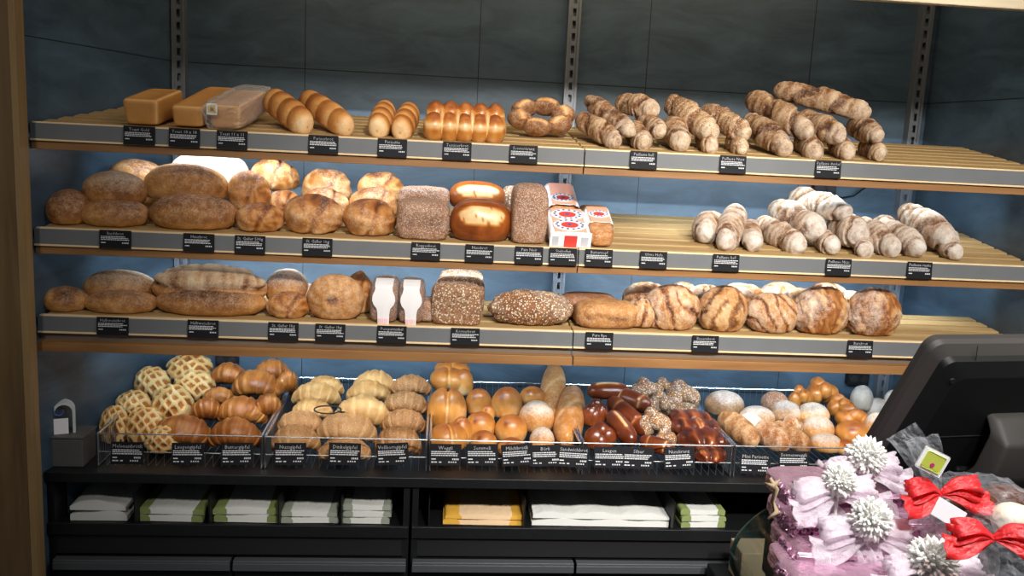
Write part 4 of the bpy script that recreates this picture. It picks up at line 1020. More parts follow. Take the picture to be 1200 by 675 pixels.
# wrapped loaves
def wrapped(px0, px1, py0, py1, Y, Ln, lab, crust, wrap0, wrap1, tilt=.38):
    Y = ym(Y, 2)
    p = at((px0+px1)/2, py1, Y); s = scale_at(p); Wd = (px1-px0)/s; Hh = (py1-py0)/s*.82
    SEED[0] += 1
    t = thing('wrapped_loaf', lab, lo, (p.x, Y, tray(2, Y)), (tilt, 0, 0), g)
    me = bread_mesh('loaf', 'box_mix', (Ln, Wd*.97, Hh*.97), SEED[0], crust); me.transform(Matrix.Rotation(PI/2, 4, 'Z')); me.transform(Matrix.Translation((0, Ln/2, 0)))
    link('loaf', me, None, t)
    def sleeve(y0, y1, k, mat, nm_, par, dz=0):
        bm = bmesh.new(); n = 28; rings = []
        for j in range(7):
            y = y0+(y1-y0)*j/6; ring = []
            for i in range(n+1):
                a = -.25+(PI+.5)*i/n
                c_, s2 = math.cos(a), math.sin(a)
                x = math.copysign(abs(c_)**.5, c_)*Wd/2*k; z = Hh/2+math.copysign(abs(s2)**.5, s2)*Hh/2*k
                ring.append(bm.verts.new((x, y+.002*math.sin(i*1.3), max(.001, z+dz))))
            rings.append(ring)
        for j in range(6):
            for i in range(n): bm.faces.new((rings[j][i], rings[j][i+1], rings[j+1][i+1], rings[j+1][i]))
        me = bpy.data.meshes.new(nm_); bm.to_mesh(me); bm.free()
        ob = link(nm_, me, mat, par, True); md_ = ob.modifiers.new('thick', 'SOLIDIFY'); md_.thickness = .0006; return ob
    sl = sleeve(Ln*wrap0, Ln*wrap1, 1.03, 'white_label', 'paper_sleeve', t)
    def band(x0, x1, y, z0, z1, mat, nm_):
        return MB().box(x0, x1, y-.0012, y, z0, z1, .0003).build(nm_, mat, sl)
    return t, sl, Wd, Hh, Ln
def disc(sl, x, y, z, rx_, ry_, mat, nm_, segs=(0, 2*PI), inner=0, th=.0010):
    bm = bmesh.new(); n = 28; a0, a1 = segs; vo = []; vi = []
    for i in range(n+1):
        a = a0+(a1-a0)*i/n; vo.append(bm.verts.new((x+rx_*math.cos(a), y+ry_*math.sin(a), z))); vi.append(bm.verts.new((x+rx_*inner*math.cos(a), y+ry_*inner*math.sin(a), z)))
    for i in range(n): bm.faces.new((vo[i], vo[i+1], vi[i+1], vi[i]) if inner else (vo[i], vo[i+1], vi[i]))
    bmesh.ops.remove_doubles(bm, verts=bm.verts, dist=1e-6)
    me = bpy.data.meshes.new(nm_); bm.to_mesh(me); bm.free(); ob = link(nm_, me, mat, sl); md_ = ob.modifiers.new('thick', 'SOLIDIFY'); md_.thickness = th; return ob
def printed(t, sl, Wd, Hh, Ln, y0, y1, front, seals):
    zt_ = Hh*1.018+.0012
    m = MB().box(-Wd*.40, Wd*.40, Ln*y0+.002, Ln*y1-.002, zt_-.0012, zt_-.0003).build('printed_panel', 'label_orange', sl)
    for yy in seals:
        disc(sl, 0, yy, zt_+.0004, Wd*.42, Wd*.30, 'white_label', 'round_seal')
        disc(sl, 0, yy, zt_+.0016, Wd*.22, Wd*.15, 'label_red', 'seal_centre')
        disc(sl, 0, yy, zt_+.0028, Wd*.05, Wd*.05, 'label_blue', 'seal_star')
        bm = bmesh.new()
        for i in range(14):
            a = 2*PI*i/14; c_ = Vector((math.cos(a)*Wd*.33, yy+math.sin(a)*Wd*.235, zt_+.0024))
            vs = [bm.verts.new(c_+Vector((dx*Wd*.030, dy*Wd*.03, 0))) for dx, dy in ((-1, -1), (1, -1), (1, 1), (-1, 1))]; bm.faces.new(vs)
        me = bpy.data.meshes.new('seal_lettering'); bm.to_mesh(me); bm.free(); link('seal_lettering', me, 'label_blue', sl)
    if front:
        yf_ = -.0035
        MB().box(-Wd*.52, Wd*.52, yf_, yf_+.003, .001, Hh*1.03, .001).build('front_flap', 'white_label', sl)
        MB().box(-Wd*.16, Wd*.16, yf_-.0012, yf_, .002, Hh*.82).build('red_panel', 'label_red', sl)
        MB().box(-Wd*.46, -Wd*.30, yf_-.001, yf_, Hh*.1, Hh*.75).build('grey_print', 'label_grey', sl)
        MB().box(Wd*.26, Wd*.44, yf_-.001, yf_, Hh*.1, Hh*.75).build('grey_print', 'label_grey', sl)
a_ = wrapped(644, 691, 266, 289, -.826, .15, 'front loaf wrapped in white paper with red and blue round seals', 'crust_golden', 0, 1)
printed(*a_, 0, 1, True, (a_[4]*.28, a_[4]*.72))
a_ = wrapped(641, 676, 252, 275, -.62, .15, 'second wrapped loaf with a red seal, behind the front paper wrapped one', 'crust_golden', 0, 1)
a_[0].location.z += .040; printed(*a_, 0, 1, False, (a_[4]*.3,))
a_ = wrapped(690, 721, 264, 289, -.822, .19, 'narrow golden loaf with a pink paper band, front crust bare', 'crust_golden', .32, .85)
printed(*a_, .32, .85, False, (a_[4]*.58,))
Cc('loose_loaf', 'box_mix', 694, 251, 30, 22, 'brown loaf end peeking out behind the banded narrow loaf', lo, g, 2, Y=-.50, dr=1.2)
tg = 'pale twisted baguettes on the middle shelf'
A(n_, T, (834, 262, -.55), (824, 272, -.70), 32, 'grey short twisted baguette, leftmost of the floury pile', lo, tg, sup=2)
A(n_, T, (862, 249, -.52), (850, 282, -.79), 31, 'whitest floury baguette pointing straight at the viewer', lo, tg, sup=2)
A(n_, T, (878, 266, -.60), (882, 283, -.79), 24, 'small grey baguette end beside the whitest one', lo, tg, sup=2)
A(n_, T, (892, 264, -.56), (936, 288, -.79), 27, 'pinkish twisted baguette in front below the crossed pair', lo, tg, sup=2)
A(n_, T, (962, 285, -.66), (974, 294, -.80), 22, 'low baguette end squeezed under the pile centre', lo, tg, sup=2)
A(n_, T, (1008, 280, -.66), (1014, 295, -.80), 22, 'flat pale baguette end low in the pile, right of its centre', lo, tg, sup=2)
A(n_, T, (1010, 264, -.56), (1046, 290, -.79), 28, 'baguette in front right of the pile centre', lo, tg, sup=2)
A(n_, T, (980, 262, -.54), (1004, 272, -.74), 34, 'reddish folded baguette end in the middle of the pile', lo, tg, sup=2)
A(n_, T, (1030, 262, -.52), (1076, 291, -.79), 28, 'long floury baguette left of the topmost right one', lo, tg, sup=2)
A(n_, T, (1106, 291, -.70), (1118, 297, -.80), 20, 'low reddish baguette end under the topmost right one', lo, tg, sup=2)
A(n_, T, (912, 242, -.48), (957, 268, -.72), 31, 'floury baguette below the topmost crossed one', lo, tg, sup=2)
A(n_, T, (931, 229, -.44), (988, 247, -.66), 28, 'topmost floury baguette of the left half of the pile', lo, tg, sup=2)
A(n_, T, (1064, 247, -.46), (1113, 281, -.74), 33, 'big pale baguette lying on top at the right end of the middle shelf', lo, tg, sup=2)

# ------------------------------------------------------------------ lowest shelf
g = 'loaves on the lowest shelf'
Cc(ov, 'oval', 77, 354, 52, 27, 'small brown oval at the far left end of the lowest shelf', lo, g, 3, dr=.9)
Cc(ov, 'oval', 165, 350, 50, 26, 'oval loaf in shade behind the stacked left pair', lo, g, 3, Y=-.50, dr=1)
Cc(ov, 'oval', 143, 359, 84, 24, 'golden oval loaf with slashes, lower of the left pair', lo, g, 3, dr=.6, mat='crust_brown')
Cc(ov, 'oval_floury', 141, 333, 83, 35, 'floury oval loaf, upper of the left pair on the lowest shelf', lo, g, 3, Y=-.55, dr=.6)
Cc('long_loaf', 'oval', 248, 360, 128, 31, 'long smooth brown loaf under the wrinkled one', lo, g, 3, dr=.45, mat='crust_brown')
Cc('long_loaf', 'crease', 246, 331, 131, 45, 'long wrinkled floury loaf with a torn seam, on top of a long one', lo, g, 3, Y=-.62, dr=.42)
Cc(rl, 'oval_floury', 352, 350, 40, 28, 'pale round loaf hidden behind the two small ones', lo, g, 3, Y=-.50, dr=1, mat='crust_golden')
Cc(rl, 'fold', 338, 362, 50, 29, 'small golden round loaf, lower of the two left of the knobbed loaf', lo, g, 3, dr=.9)
Cc(rl, 'oval_floury', 336, 334, 50, 39, 'greyish floury round loaf stacked on a small golden one', lo, g, 3, Y=-.55, dr=.9, mat='crust_golden')
Cc(rl, 'fold', 420, 354, 34, 48, 'golden loaf standing behind the big knobbed loaf', lo, g, 3, Y=-.60, dr=1)
Cc('knobbed_loaf', 'knob', 394, 353, 66, 51, 'big golden round loaf with a dark torn hole in its face', lo, g, 3, dr=.7)
def labelled(px0, px1, py0, py1, lab):
    Y = ym(-.825, 3); p = at((px0+px1)/2, py1, Y); s = scale_at(p); Wd = (px1-px0)/s; Hh = (py1-py0)/s*.98
    SEED[0] += 1
    t = thing('labelled_loaf', lab, lo, (p.x, Y, tray(3, Y)), (math.atan2(RISE[3], YBS[3]-YF), 0, 0), g)
    me = bread_mesh('loaf', 'box_fine', (Wd, .17, Hh), SEED[0], 'crust_seeded_fine'); me.transform(Matrix.Translation((0, .088, 0))); link('loaf', me, None, t)
    # keyhole-shaped label, bent over the top
    bm = bmesh.new(); rows = []
    prof = [(0, .20), (.12, .21), (.30, .215), (.42, .25), (.52, .36), (.62, .41), (.74, .40), (.86, .33), (.95, .30)]
    for f, hw_ in prof:
        bulge = -.004*(1-(2*f-1)**2)
        rows.append([bm.verts.new((k*hw_*Wd/1*.95, -.002+bulge+abs(k)*.0015, f*Hh)) for k in (-1, -.5, 0, .5, 1)])
    for y, z in ((.012, 1.01), (.04, 1.03), (.08, 1.03)):
        rows.append([bm.verts.new((k*.31*Wd, y, z*Hh)) for k in (-1, -.5, 0, .5, 1)])
    for i in range(len(rows)-1):
        for j in range(4): bm.faces.new((rows[i][j], rows[i][j+1], rows[i+1][j+1], rows[i+1][j]))
    me = bpy.data.meshes.new('paper_label'); bm.to_mesh(me); bm.free(); o = link('paper_label', me, 'white_label', t); m_ = o.modifiers.new('t', 'SOLIDIFY'); m_.thickness = .0008
    m = MB()
    for i in range(7): m.box(-.17*Wd+i*.05*Wd, -.15*Wd+i*.05*Wd, -.0065, -.0045, .01*Hh, .16*Hh)
    m.build('pink_print', 'label_pink', o)
    o = crumple('clear_wrap', Wd*1.05, .185, Hh*1.03, SEED[0], 'clear_film', t, .015, n=5); o.location = (0, .088, 0)
labelled(432, 466, 332, 379, 'grain loaf in clear wrap with a white keyhole label, left of two')
labelled(465, 497, 334, 380, 'grain loaf in clear wrap with a white keyhole label, right of two')
Cc('grain_box_loaf', 'box_fine', 500, 367, 14, 26, 'dark loaf corner between the labelled and the square seeded loaf', lo, g, 3, Y=-.70, dr=3)
Cc('square_seed_loaf', 'box_seed', 540, 333, 52, 34, 'brown seeded loaf at the back of the square seeded ones', lo, g, 3, Y=-.36, dr=.6)
Cc('square_seed_loaf', 'box_seed', 539, 344, 58, 42, 'grey seeded loaf in the middle of the square seeded ones', lo, g, 3, Y=-.56, dr=.6)
Cc('square_seed_loaf', 'box_seed', 535, 358, 60, 48, 'square loaf thickly covered in seeds, front face toward the viewer', lo, g, 3, dr=.5)
Cc('seeded_oval', 'rough_stick', 618, 357, 80, 24, 'seeded long loaf just visible behind the bumpy seeded oval', lo, g, 3, Y=-.54, dr=.6, mat='crust_seeded')
Cc('seeded_oval', 'rustic', 621, 367, 101, 40, 'bumpy seeded oval loaf left of the shelf joint', lo, g, 3, dr=.5, mat='crust_seeded')
Cc('dark_rye_loaf', 'box_dark', 689, 357, 68, 30, 'dark rye loaf behind the cracked front one', lo, g, 3, Y=-.56, dr=.6)
Cc('dark_rye_loaf', 'box_dark', 709, 374, 75, 31, 'dark rye box loaf with a cracked face in front', lo, g, 3, dr=.6, mat='crust_brown')
r_ = 'round_loaf'
Cc(r_, 'slashed', 758, 349, 58, 38, 'grey slashed round loaf behind the first round one', lo, g, 3, Y=-.52, dr=.9)
Cc(r_, 'rustic', 800, 343, 34, 26, 'brown loaf top in the back row behind the first two round ones', lo, g, 3, Y=-.36, dr=1)
Cc(r_, 'slashed', 828, 349, 48, 32, 'white floured loaf in the back row above the orange slashed one', lo, g, 3, Y=-.50, dr=.9)
Cc(r_, 'rustic', 868, 348, 66, 34, 'tan loaf in the back row between orange and middle round loaves', lo, g, 3, Y=-.44, dr=.9)
Cc(r_, 'slashed', 914, 344, 46, 28, 'grey-green loaf at the very back, centre of the round loaves', lo, g, 3, Y=-.34, dr=1)
Cc(r_, 'slashed', 938, 356, 52, 38, 'pale grey floury loaf wedged behind the two rustic ones', lo, g, 3, Y=-.52, dr=.9)
Cc(r_, 'slashed', 970, 345, 46, 28, 'grey loaf at the very back above the left rustic loaf', lo, g, 3, Y=-.34, dr=1)
Cc(r_, 'rustic', 998, 355, 44, 30, 'floury loaf behind between the two rustic ones', lo, g, 3, Y=-.46, dr=1)
Cc(r_, 'slashed', 752, 372, 40, 34, 'tan round loaf tucked behind the rye loaf end', lo, g, 3, Y=-.70, dr=1)
Cc(r_, 'slashed', 786, 366, 68, 51, 'round loaf with wide pale diagonal flour stripes, front left', lo, g, 3, dr=.7)
Cc(r_, 'slashed', 846, 366, 58, 52, 'orange-brown slashed round loaf above the third right card', lo, g, 3, dr=.8, mat='crust_brown')
Cc(r_, 'slashed', 903, 374, 61, 45, 'reddish round loaf with floury lines, middle of the front row', lo, g, 3, dr=.8)
Cc(r_, 'rustic', 960, 371, 67, 55, 'rustic cracked loaf with a floury left cheek', lo, g, 3, dr=.7)
Cc(r_, 'rustic', 1022, 371, 66, 56, 'rustic wrinkled golden loaf, rightmost on the lowest shelf', lo, g, 3, dr=.7)

# ------------------------------------------------------------------ baskets
def yb(py): return -.64+(525-py)/(525-430)*.42
def Bk(name, kind, cx, cy, w, h, label, cat, group, dr=.9, rz=0, rx=0, Y=None, mat=None, ry=0):
    return place_c(name, kind, cx, cy, w, h, label, cat, group, 'b', Y=Y if Y is not None else yb(cy), dr=dr, rz=rz, rx=rx, mat=mat, ry=ry)
g = 'crackled buns in the left basket'; pn = 'crackled_bun'
for cx, cy, w, h, lab in [(222, 429, 54, 30, 'palest crackled bun right at the top under the shelf'), (178, 446, 42, 34, 'crackled bun top left of the pile'), (228, 449, 48, 34, 'crackled bun just below the topmost pale one'), (156, 474, 42, 34, 'crackled bun on the left slope of the pile'),
                          (202, 470, 48, 42, 'crackled bun in the middle with dark squares, beside the croissants'), (134, 499, 34, 42, 'crackled bun at the lower left corner of the basket'), (170, 497, 46, 40, 'crackled bun at the front, above its price card')]:
    Bk(pn, 'pineapple', cx, cy, w, h, lab, 'bun', g)
Bk(pn, 'pineapple', 190, 524, 40, 30, 'crackled bun low behind the front wires', 'bun', g, Y=-.60)
g = 'butter croissants in the left basket'; cn = 'croissant'
for cx, cy, w, h, rz, lab in [(317, 433, 46, 32, .4, 'butter croissant topmost in the right back corner'), (271, 437, 46, 32, -.2, 'butter croissant at the back beside the palest crackled bun'), (329, 447, 32, 40, .8, 'butter croissant leaning on the right basket side at the back'), (257, 463, 38, 26, .1, 'small butter croissant in the centre behind the dark one'), (302, 448, 58, 36, -.1, 'dark arched butter croissant high on the right'),
                              (241, 479, 40, 36, .3, 'brown croissant left of centre, above the darkest'), (310, 474, 40, 38, .5, 'butter croissant on the right slope of the pile'), (285, 478, 60, 34, -.1, 'flat wide butter croissant above the front right one'), (277, 507, 62, 40, 0, 'front right butter croissant above its price card'), (215, 502, 68, 38, 0, 'darkest widest croissant at the front, beside the crackled buns')]:
    Bk(cn, 'croissant', cx, cy, w, h, lab, 'croissant', g, dr=.62, rz=rz, rx=.45)
g = 'pale crescents in the second basket'; cn = 'nut_crescent'
for cx, cy, w, h, k, lab in [(382, 450, 44, 22, 'gipfel_flat', 'pale nut crescent highest on the left'), (371, 460, 58, 26, 'gipfel_flat', 'long pale nut crescent second from the top'), (367, 477, 50, 22, 'gipfel_flat', 'pale crescent just above the black tongs'),
                             (439, 446, 50, 28, 'croissant_pale', 'cream coloured croissant at the top of the middle stack'), (432, 457, 52, 28, 'croissant_pale', 'cream coloured croissant second in the middle stack'), (425, 481, 66, 46, 'croissant_pale', 'wide cream croissant in the centre of the second basket'),
                             (352, 494, 54, 28, 'croissant_grain', 'grainy crescent behind the lowest left one'), (407, 500, 72, 34, 'croissant_grain', 'long curved grainy crescent at the front centre'), (347, 512, 58, 34, 'croissant_grain', 'flat speckled crescent at the lower left'), (404, 526, 62, 28, 'croissant_grain', 'crescent lying low behind the front wires')]:
    Bk(cn, k, cx, cy, w, h, lab, 'crescent roll', g, dr=.6, rz=rnd.uniform(-.2, .2), rx=.35)
g = 'grain croissants in the second basket'
for cx, cy, w, h, lab in [(482, 450, 48, 26, 'grain croissant at the top of the right column'), (476, 470, 52, 30, 'grain croissant second from the top of the right column'), (474, 492, 52, 32, 'grain croissant third down the right column'), (467, 516, 56, 38, 'grain croissant at the front foot of the right column')]:
    Bk('grain_croissant', 'croissant', cx, cy, w, h, lab, 'croissant', g, dr=.6, rx=.4, mat='croissant_grain')
# tongs
q = at(384, 484, yb(484)-.03)
m = MB()
pts = []
for i in range(25):
    a = 2*PI*i/24; pts.append(Vector((.042*math.cos(a), .012*math.sin(a), .006+.009*math.sin(a))))
m.tube(pts, .0025, 8); m.tube([Vector((.03, 0, .0)), Vector((.07, .005, -.004)), Vector((.09, .006, -.006))], .003, 8)
o = m.build('serving_tongs', 'black_deep', None, True); o.location = q+Vector((0, 0, .005)); tag(o, 'black looped tongs handle lying among the nut crescents', 'tongs')
g = 'golden rolls in the centre basket'
for nme, k, cx, cy, w, h, rz, lab in [('milk_roll', 'weggli', 530, 432, 42, 22, 0, 'golden split roll topmost of the centre basket'), ('milk_roll', 'bun', 543, 447, 24, 30, 0, 'golden roll half hidden behind the top split rolls'), ('milk_roll', 'weggli', 526, 443, 44, 26, 0, 'golden split roll second from top'),
                                   ('milk_roll', 'weggli', 524, 477, 46, 46, 0, 'large split roll facing the viewer, cleft down its middle'), ('milk_roll', 'bun', 541, 505, 26, 34, 0, 'golden roll behind the lowest left one'), ('milk_roll', 'weggli', 525, 511, 46, 32, .3, 'golden roll at the lower left of the centre basket'),
                                   ('round_bun', 'bun', 561, 470, 31, 30, 0, 'small round bun, upper of the small column'), ('round_bun', 'bun', 572, 483, 16, 18, 0, 'bun peeking between the small and large columns'), ('round_bun', 'bun', 563, 497, 36, 30, 0, 'small round bun with a dark pore, middle of the column'), ('round_bun', 'bun', 567, 517, 32, 26, 0, 'small round bun lowest of the column'),
                                   ('round_bun', 'bun', 594, 471, 37, 36, 0, 'large round bun, upper of the large column'), ('round_bun', 'bun', 599, 501, 38, 32, 0, 'large round bun, middle of the large column'), ('round_bun', 'bun', 600, 523, 34, 22, 0, 'large round bun low behind the wires'),
                                   ('floury_bun', 'bun', 624, 463, 30, 22, 0, 'greenish bun at the back above the floury roll'), ('floury_bun', 'bun_floury', 629, 487, 42, 36, -.3, 'floury oval roll beside the upright baguettes'), ('floury_bun', 'bun_floury', 635, 515, 30, 30, 0, 'floury roll low in front of the baguettes')]:
    Bk(nme, k, cx, cy, w, h, lab, 'bun', g, rz=rz, dr=.85)
A('soft_baguette', 'stick', (650, 434, -.12), (645, 484, -.42), 30, 'pale soft baguette standing behind, highest in the centre basket', 'bread', g, sup=None)
A('soft_baguette', 'stick', (671, 460, -.28), (664, 512, -.58), 35, 'wide golden baguette in front, right side of the centre basket', 'bread', g, sup=None, mat='crust_glossy')
g = 'lye pastries in the fourth basket'
Bk('lye_knot', 'knot', 697, 481, 30, 34, 'dark lye knot, upper one by the left basket side', 'lye pastry', g)
Bk('lye_knot', 'knot', 703, 508, 38, 34, 'dark shiny lye knot at the lower left', 'lye pastry', g)
Bk('lye_roll', 'lye_split', 713, 457, 50, 20, 'lye roll split to white at the top left', 'lye pastry', g, dr=.5)
A('lye_stick', 'lye_stick', (722, 462, -.34), (758, 474, -.42), 22, 'upper lye stick with pale rings', 'lye pastry', g, sup='b')
A('lye_stick', 'lye_stick', (718, 470, -.38), (754, 502, -.52), 22, 'long lye stick crossing the middle', 'lye pastry', g, sup='b')
A('lye_stick', 'lye_split', (718, 486, -.50), (740, 514, -.62), 22, 'lye stick burst open along a broad white split', 'lye pastry', g, sup='b')
A('lye_stick', 'lye_stick', (754, 516, -.62), (786, 526, -.68), 18, 'lye stick low at the front wires', 'lye pastry', g, sup='b')
for cx, cy, w, h, k, lab in [(778, 450, 22, 18, 'braid', 'small brown roll between the two highest seeded ones'), (757, 454, 38, 28, 'braid', 'poppy and sesame roll highest on the left'), (800, 460, 40, 34, 'braid', 'poppy seed roll at the upper right, against the divider'), (776, 471, 40, 30, 'braid', 'grey poppy seed roll in the centre'), (804, 479, 28, 16, 'bun', 'small seeded roll under the upper right one'),
                             (766, 492, 42, 34, 'braid', 'poppy seed roll ending the crossing lye stick'), (780, 511, 28, 26, 'braid', 'seeded roll low beside the wavy pastries')]:
    Bk('seeded_roll', k, cx, cy, w, h, lab, 'seeded roll', g, mat='crust_poppy')
for cx, cy, w, h, lab in [(808, 489, 50, 22, 'wavy glossy pastry with pale ends, uppermost'), (814, 498, 58, 26, 'wavy glossy nut pastry in the middle'), (822, 512, 60, 30, 'wavy glossy nut pastry at the front'), (832, 532, 40, 20, 'glossy pastry low behind the front wires')]:
    Bk('nut_pastry', 'danish', cx, cy, w, h, lab, 'pastry', g, rz=-.15)
g = 'rolls in the right basket'
for nme, k, cx, cy, w, h, m_, lab in [('grey_roll', 'bun', 908, 470, 32, 24, 'crust_seeded_fine', 'grey roll at the back of the right basket'), ('seed_roll', 'bun_floury', 849, 471, 46, 28, 'crust_twist', 'pale seed roll alone at the upper left'), ('seed_roll', 'bun_floury', 887, 487, 42, 24, 'crust_twist', 'flat greenish seed roll behind the white one'),
                                       ('seed_roll', 'bun_floury', 921, 482, 36, 26, 'crust_twist', 'speckled round seed roll in the middle'), ('seed_roll', 'rustic', 928, 499, 26, 24, 'crust_rustic', 'small tan roll below the speckled one'), ('white_roll', 'white', 881, 493, 30, 20, 'crust_flour', 'bright white floured roll'),
                                       ('golden_knot', 'braid', 938, 463, 32, 28, 'crust_glossy', 'dark golden knot behind, left of the top one'), ('golden_knot', 'braid', 964, 456, 40, 32, 'crust_glossy', 'golden knot highest in the right basket'), ('golden_knot', 'braid', 985, 473, 34, 26, 'crust_glossy', 'golden knot below and right of the highest'), ('golden_knot', 'braid', 998, 485, 40, 28, 'crust_glossy', 'dark glazed knot third down'), ('golden_knot', 'bun', 999, 505, 40, 26, 'crust_glossy', 'smooth dark glazed bun fourth down'), ('golden_knot', 'bun', 992, 523, 30, 18, 'crust_glossy', 'glazed bun lowest, touching the pompon'),
                                       ('egg_roll', 'bun_floury', 953, 484, 38, 26, 'crust_golden', 'smooth oval roll with white flour, upper of three'), ('egg_roll', 'bun_floury', 959, 501, 38, 28, 'crust_golden', 'smooth oval roll with white flour, middle of three'), ('egg_roll', 'bun_floury', 968, 518, 38, 22, 'crust_golden', 'smooth oval roll with white flour, lowest of three'),
                                       ('pale_roll', 'oval_floury', 1010, 465, 26, 28, 'crust_flour', 'pale long roll end at the back right'), ('pale_roll', 'oval_floury', 1045, 469, 18, 24, 'crust_flour', 'pale roll end beside the monitor edge'), ('pale_roll', 'oval_floury', 1028, 478, 30, 24, 'crust_flour', 'pale floury roll between the two roll ends'), ('pale_roll', 'bun_floury', 1027, 499, 30, 32, 'crust_golden', 'golden floury roll against the monitor edge')]:
    Bk(nme, k, cx, cy, w, h, lab, 'roll', g, mat=m_, Y=-.14 if nme == 'pale_roll' and cy < 480 else None)
A('rough_stick', 'rough_stick', (850, 489, -.46), (882, 513, -.60), 28, 'reddish brown rough stick at the left divider', 'bread', g, mat='crust_brown', sup='b')
A('rough_stick', 'rough_stick', (886, 500, -.50), (918, 517, -.62), 28, 'floury tan rough stick in the middle of the three', 'bread', g, sup='b')
A('rough_stick', 'rough_stick', (906, 500, -.52), (944, 520, -.64), 24, 'tan rough stick reaching to the front, right of three', 'bread', g, mat='crust_brown', sup='b')

# ------------------------------------------------------------------ counter in the foreground
YC = -2.05                                  # distance of the gift stack
zc_top = at(1000, 700, YC).z-.012
# glass display case: curved end sheet, its green edge towards us
prof_px = [(920, 589), (903, 595), (885, 607), (868, 624), (859, 641), (857, 658), (862, 672), (870, 690), (884, 712), (900, 735)]
Yg = -1.98
pr = [at(x, y, Yg) for x, y in prof_px]
t = thing('glass_display_case', 'curved glass end of the counter display below the pink gifts', 'display case', (pr[4].x, Yg, 0))
def sheet(dy0, dy1, mat, nm_, k):
    bm = bmesh.new(); a, b = [], []
    # resample smoothly
    n = len(pr); pts = []
    for i in range(n-1):
        p0 = pr[max(i-1, 0)]; p1 = pr[i]; p2 = pr[i+1]; p3 = pr[min(i+2, n-1)]
        for j in range(5):
            f = j/5; pts.append(.5*((2*p1)+(-p0+p2)*f+(2*p0-5*p1+4*p2-p3)*f*f+(-p0+3*p1-3*p2+p3)*f**3))
    pts.append(pr[-1])
    fs = []
    out_ = []
    for i, q in enumerate(pts):
        tg_ = pts[min(i+1, len(pts)-1)]-pts[max(i-1, 0)]; nr = Vector((tg_.z, 0, -tg_.x)).normalized()*k
        out_.append((q-nr, q+nr))
    V = [[bm.verts.new((q.x-pr[4].x, dy, q.z)) for q in pair for dy in (dy0, dy1)] for pair in out_]
    for i in range(len(V)-1):
        a, b = V[i], V[i+1]
        for (p, q) in ((0, 1), (1, 3), (3, 2), (2, 0)): fs.append(bm.faces.new((a[p], a[q], b[q], b[p])))
    fs.append(bm.faces.new((V[0][0], V[0][1], V[0][3], V[0][2]))); fs.append(bm.faces.new((V[-1][2], V[-1][3], V[-1][1], V[-1][0])))
    bmesh.ops.recalc_face_normals(bm, faces=fs)
    me = bpy.data.meshes.new(nm_); bm.to_mesh(me); bm.free(); return link(nm_, me, mat, t, False)
sheet(-.45, -.004, 'display_glass', 'curved_glass', .003)
sheet(-.004, 0, 'glass_edge', 'polished_edge', .0032)
cx0 = pr[0].x-pr[4].x
MB().box(cx0, 1.6, -.75, .0, zc_top-.012, zc_top, .002).build('glass_top', 'display_glass', t)
MB().box(cx0+.02, 1.6, -.70, -.02, 0, zc_top-.40, .004).build('cabinet_base', 'black', t)
MB().box(1.55, 1.6, -.72, -.0, zc_top-.42, zc_top-.012).build('end_post', 'black', t)
MB().box(cx0+.02, cx0+.035, -.72, -.02, zc_top-.42, zc_top-.012).build('side_glass', 'display_glass', t)
q = at(884, 655, -.9)
o = MB().box(-.05, .07, 0, .1, 0, .10, .003).build('cardboard_box', 'cardboard'); q2 = at(888, 668, -.93)
o.location = (q2.x, -.93, q2.z-.05); 
bx = MB().box(-.10, .12, -.0, .16, 0, q2.z-.05, .003).build('waste_bin', 'black'); bx.location = (q2.x, -.95, 0)
tag(o, 'plain brown cardboard box seen through the curved glass', 'box'); tag(bx, 'black bin under the cardboard box, behind the curved glass', 'bin')

# pompon
def pompon(name, r, parent, seed, n=330, ln=.45, wd=.085):
    bm = bmesh.new(); rr = random.Random(seed)
    for i in range(n):
        z = 1-2*(i+.5)/n; a = i*2.39996; s_ = math.sqrt(1-z*z)
        d = Vector((s_*math.cos(a), s_*math.sin(a), z)); d += Vector((rr.uniform(-.15, .15), rr.uniform(-.15, .15), rr.uniform(-.15, .15))); d.normalize()
        l0, l1 = r*(1-ln), r*rr.uniform(.85, 1.15)
        x = d.orthogonal().normalized(); y = d.cross(x); w_ = r*wd
        b = [bm.verts.new(d*l0+(x*math.cos(k*2*PI/5)+y*math.sin(k*2*PI/5))*w_*.6) for k in range(5)]
        m_ = [bm.verts.new(d*(l0+(l1-l0)*.75)+(x*math.cos(k*2*PI/5)+y*math.sin(k*2*PI/5))*w_) for k in range(5)]
        tp = bm.verts.new(d*l1)
        for k in range(5):
            bm.faces.new((b[k], b[(k+1) % 5], m_[(k+1) % 5], m_[k])); bm.faces.new((m_[k], m_[(k+1) % 5], tp))
    bmesh.ops.create_icosphere(bm, subdivisions=2, radius=r*(1-ln)*1.08)
    me = bpy.data.meshes.new(name); bm.to_mesh(me); bm.free()
    return link(name, me, 'pompon_white', parent, False)
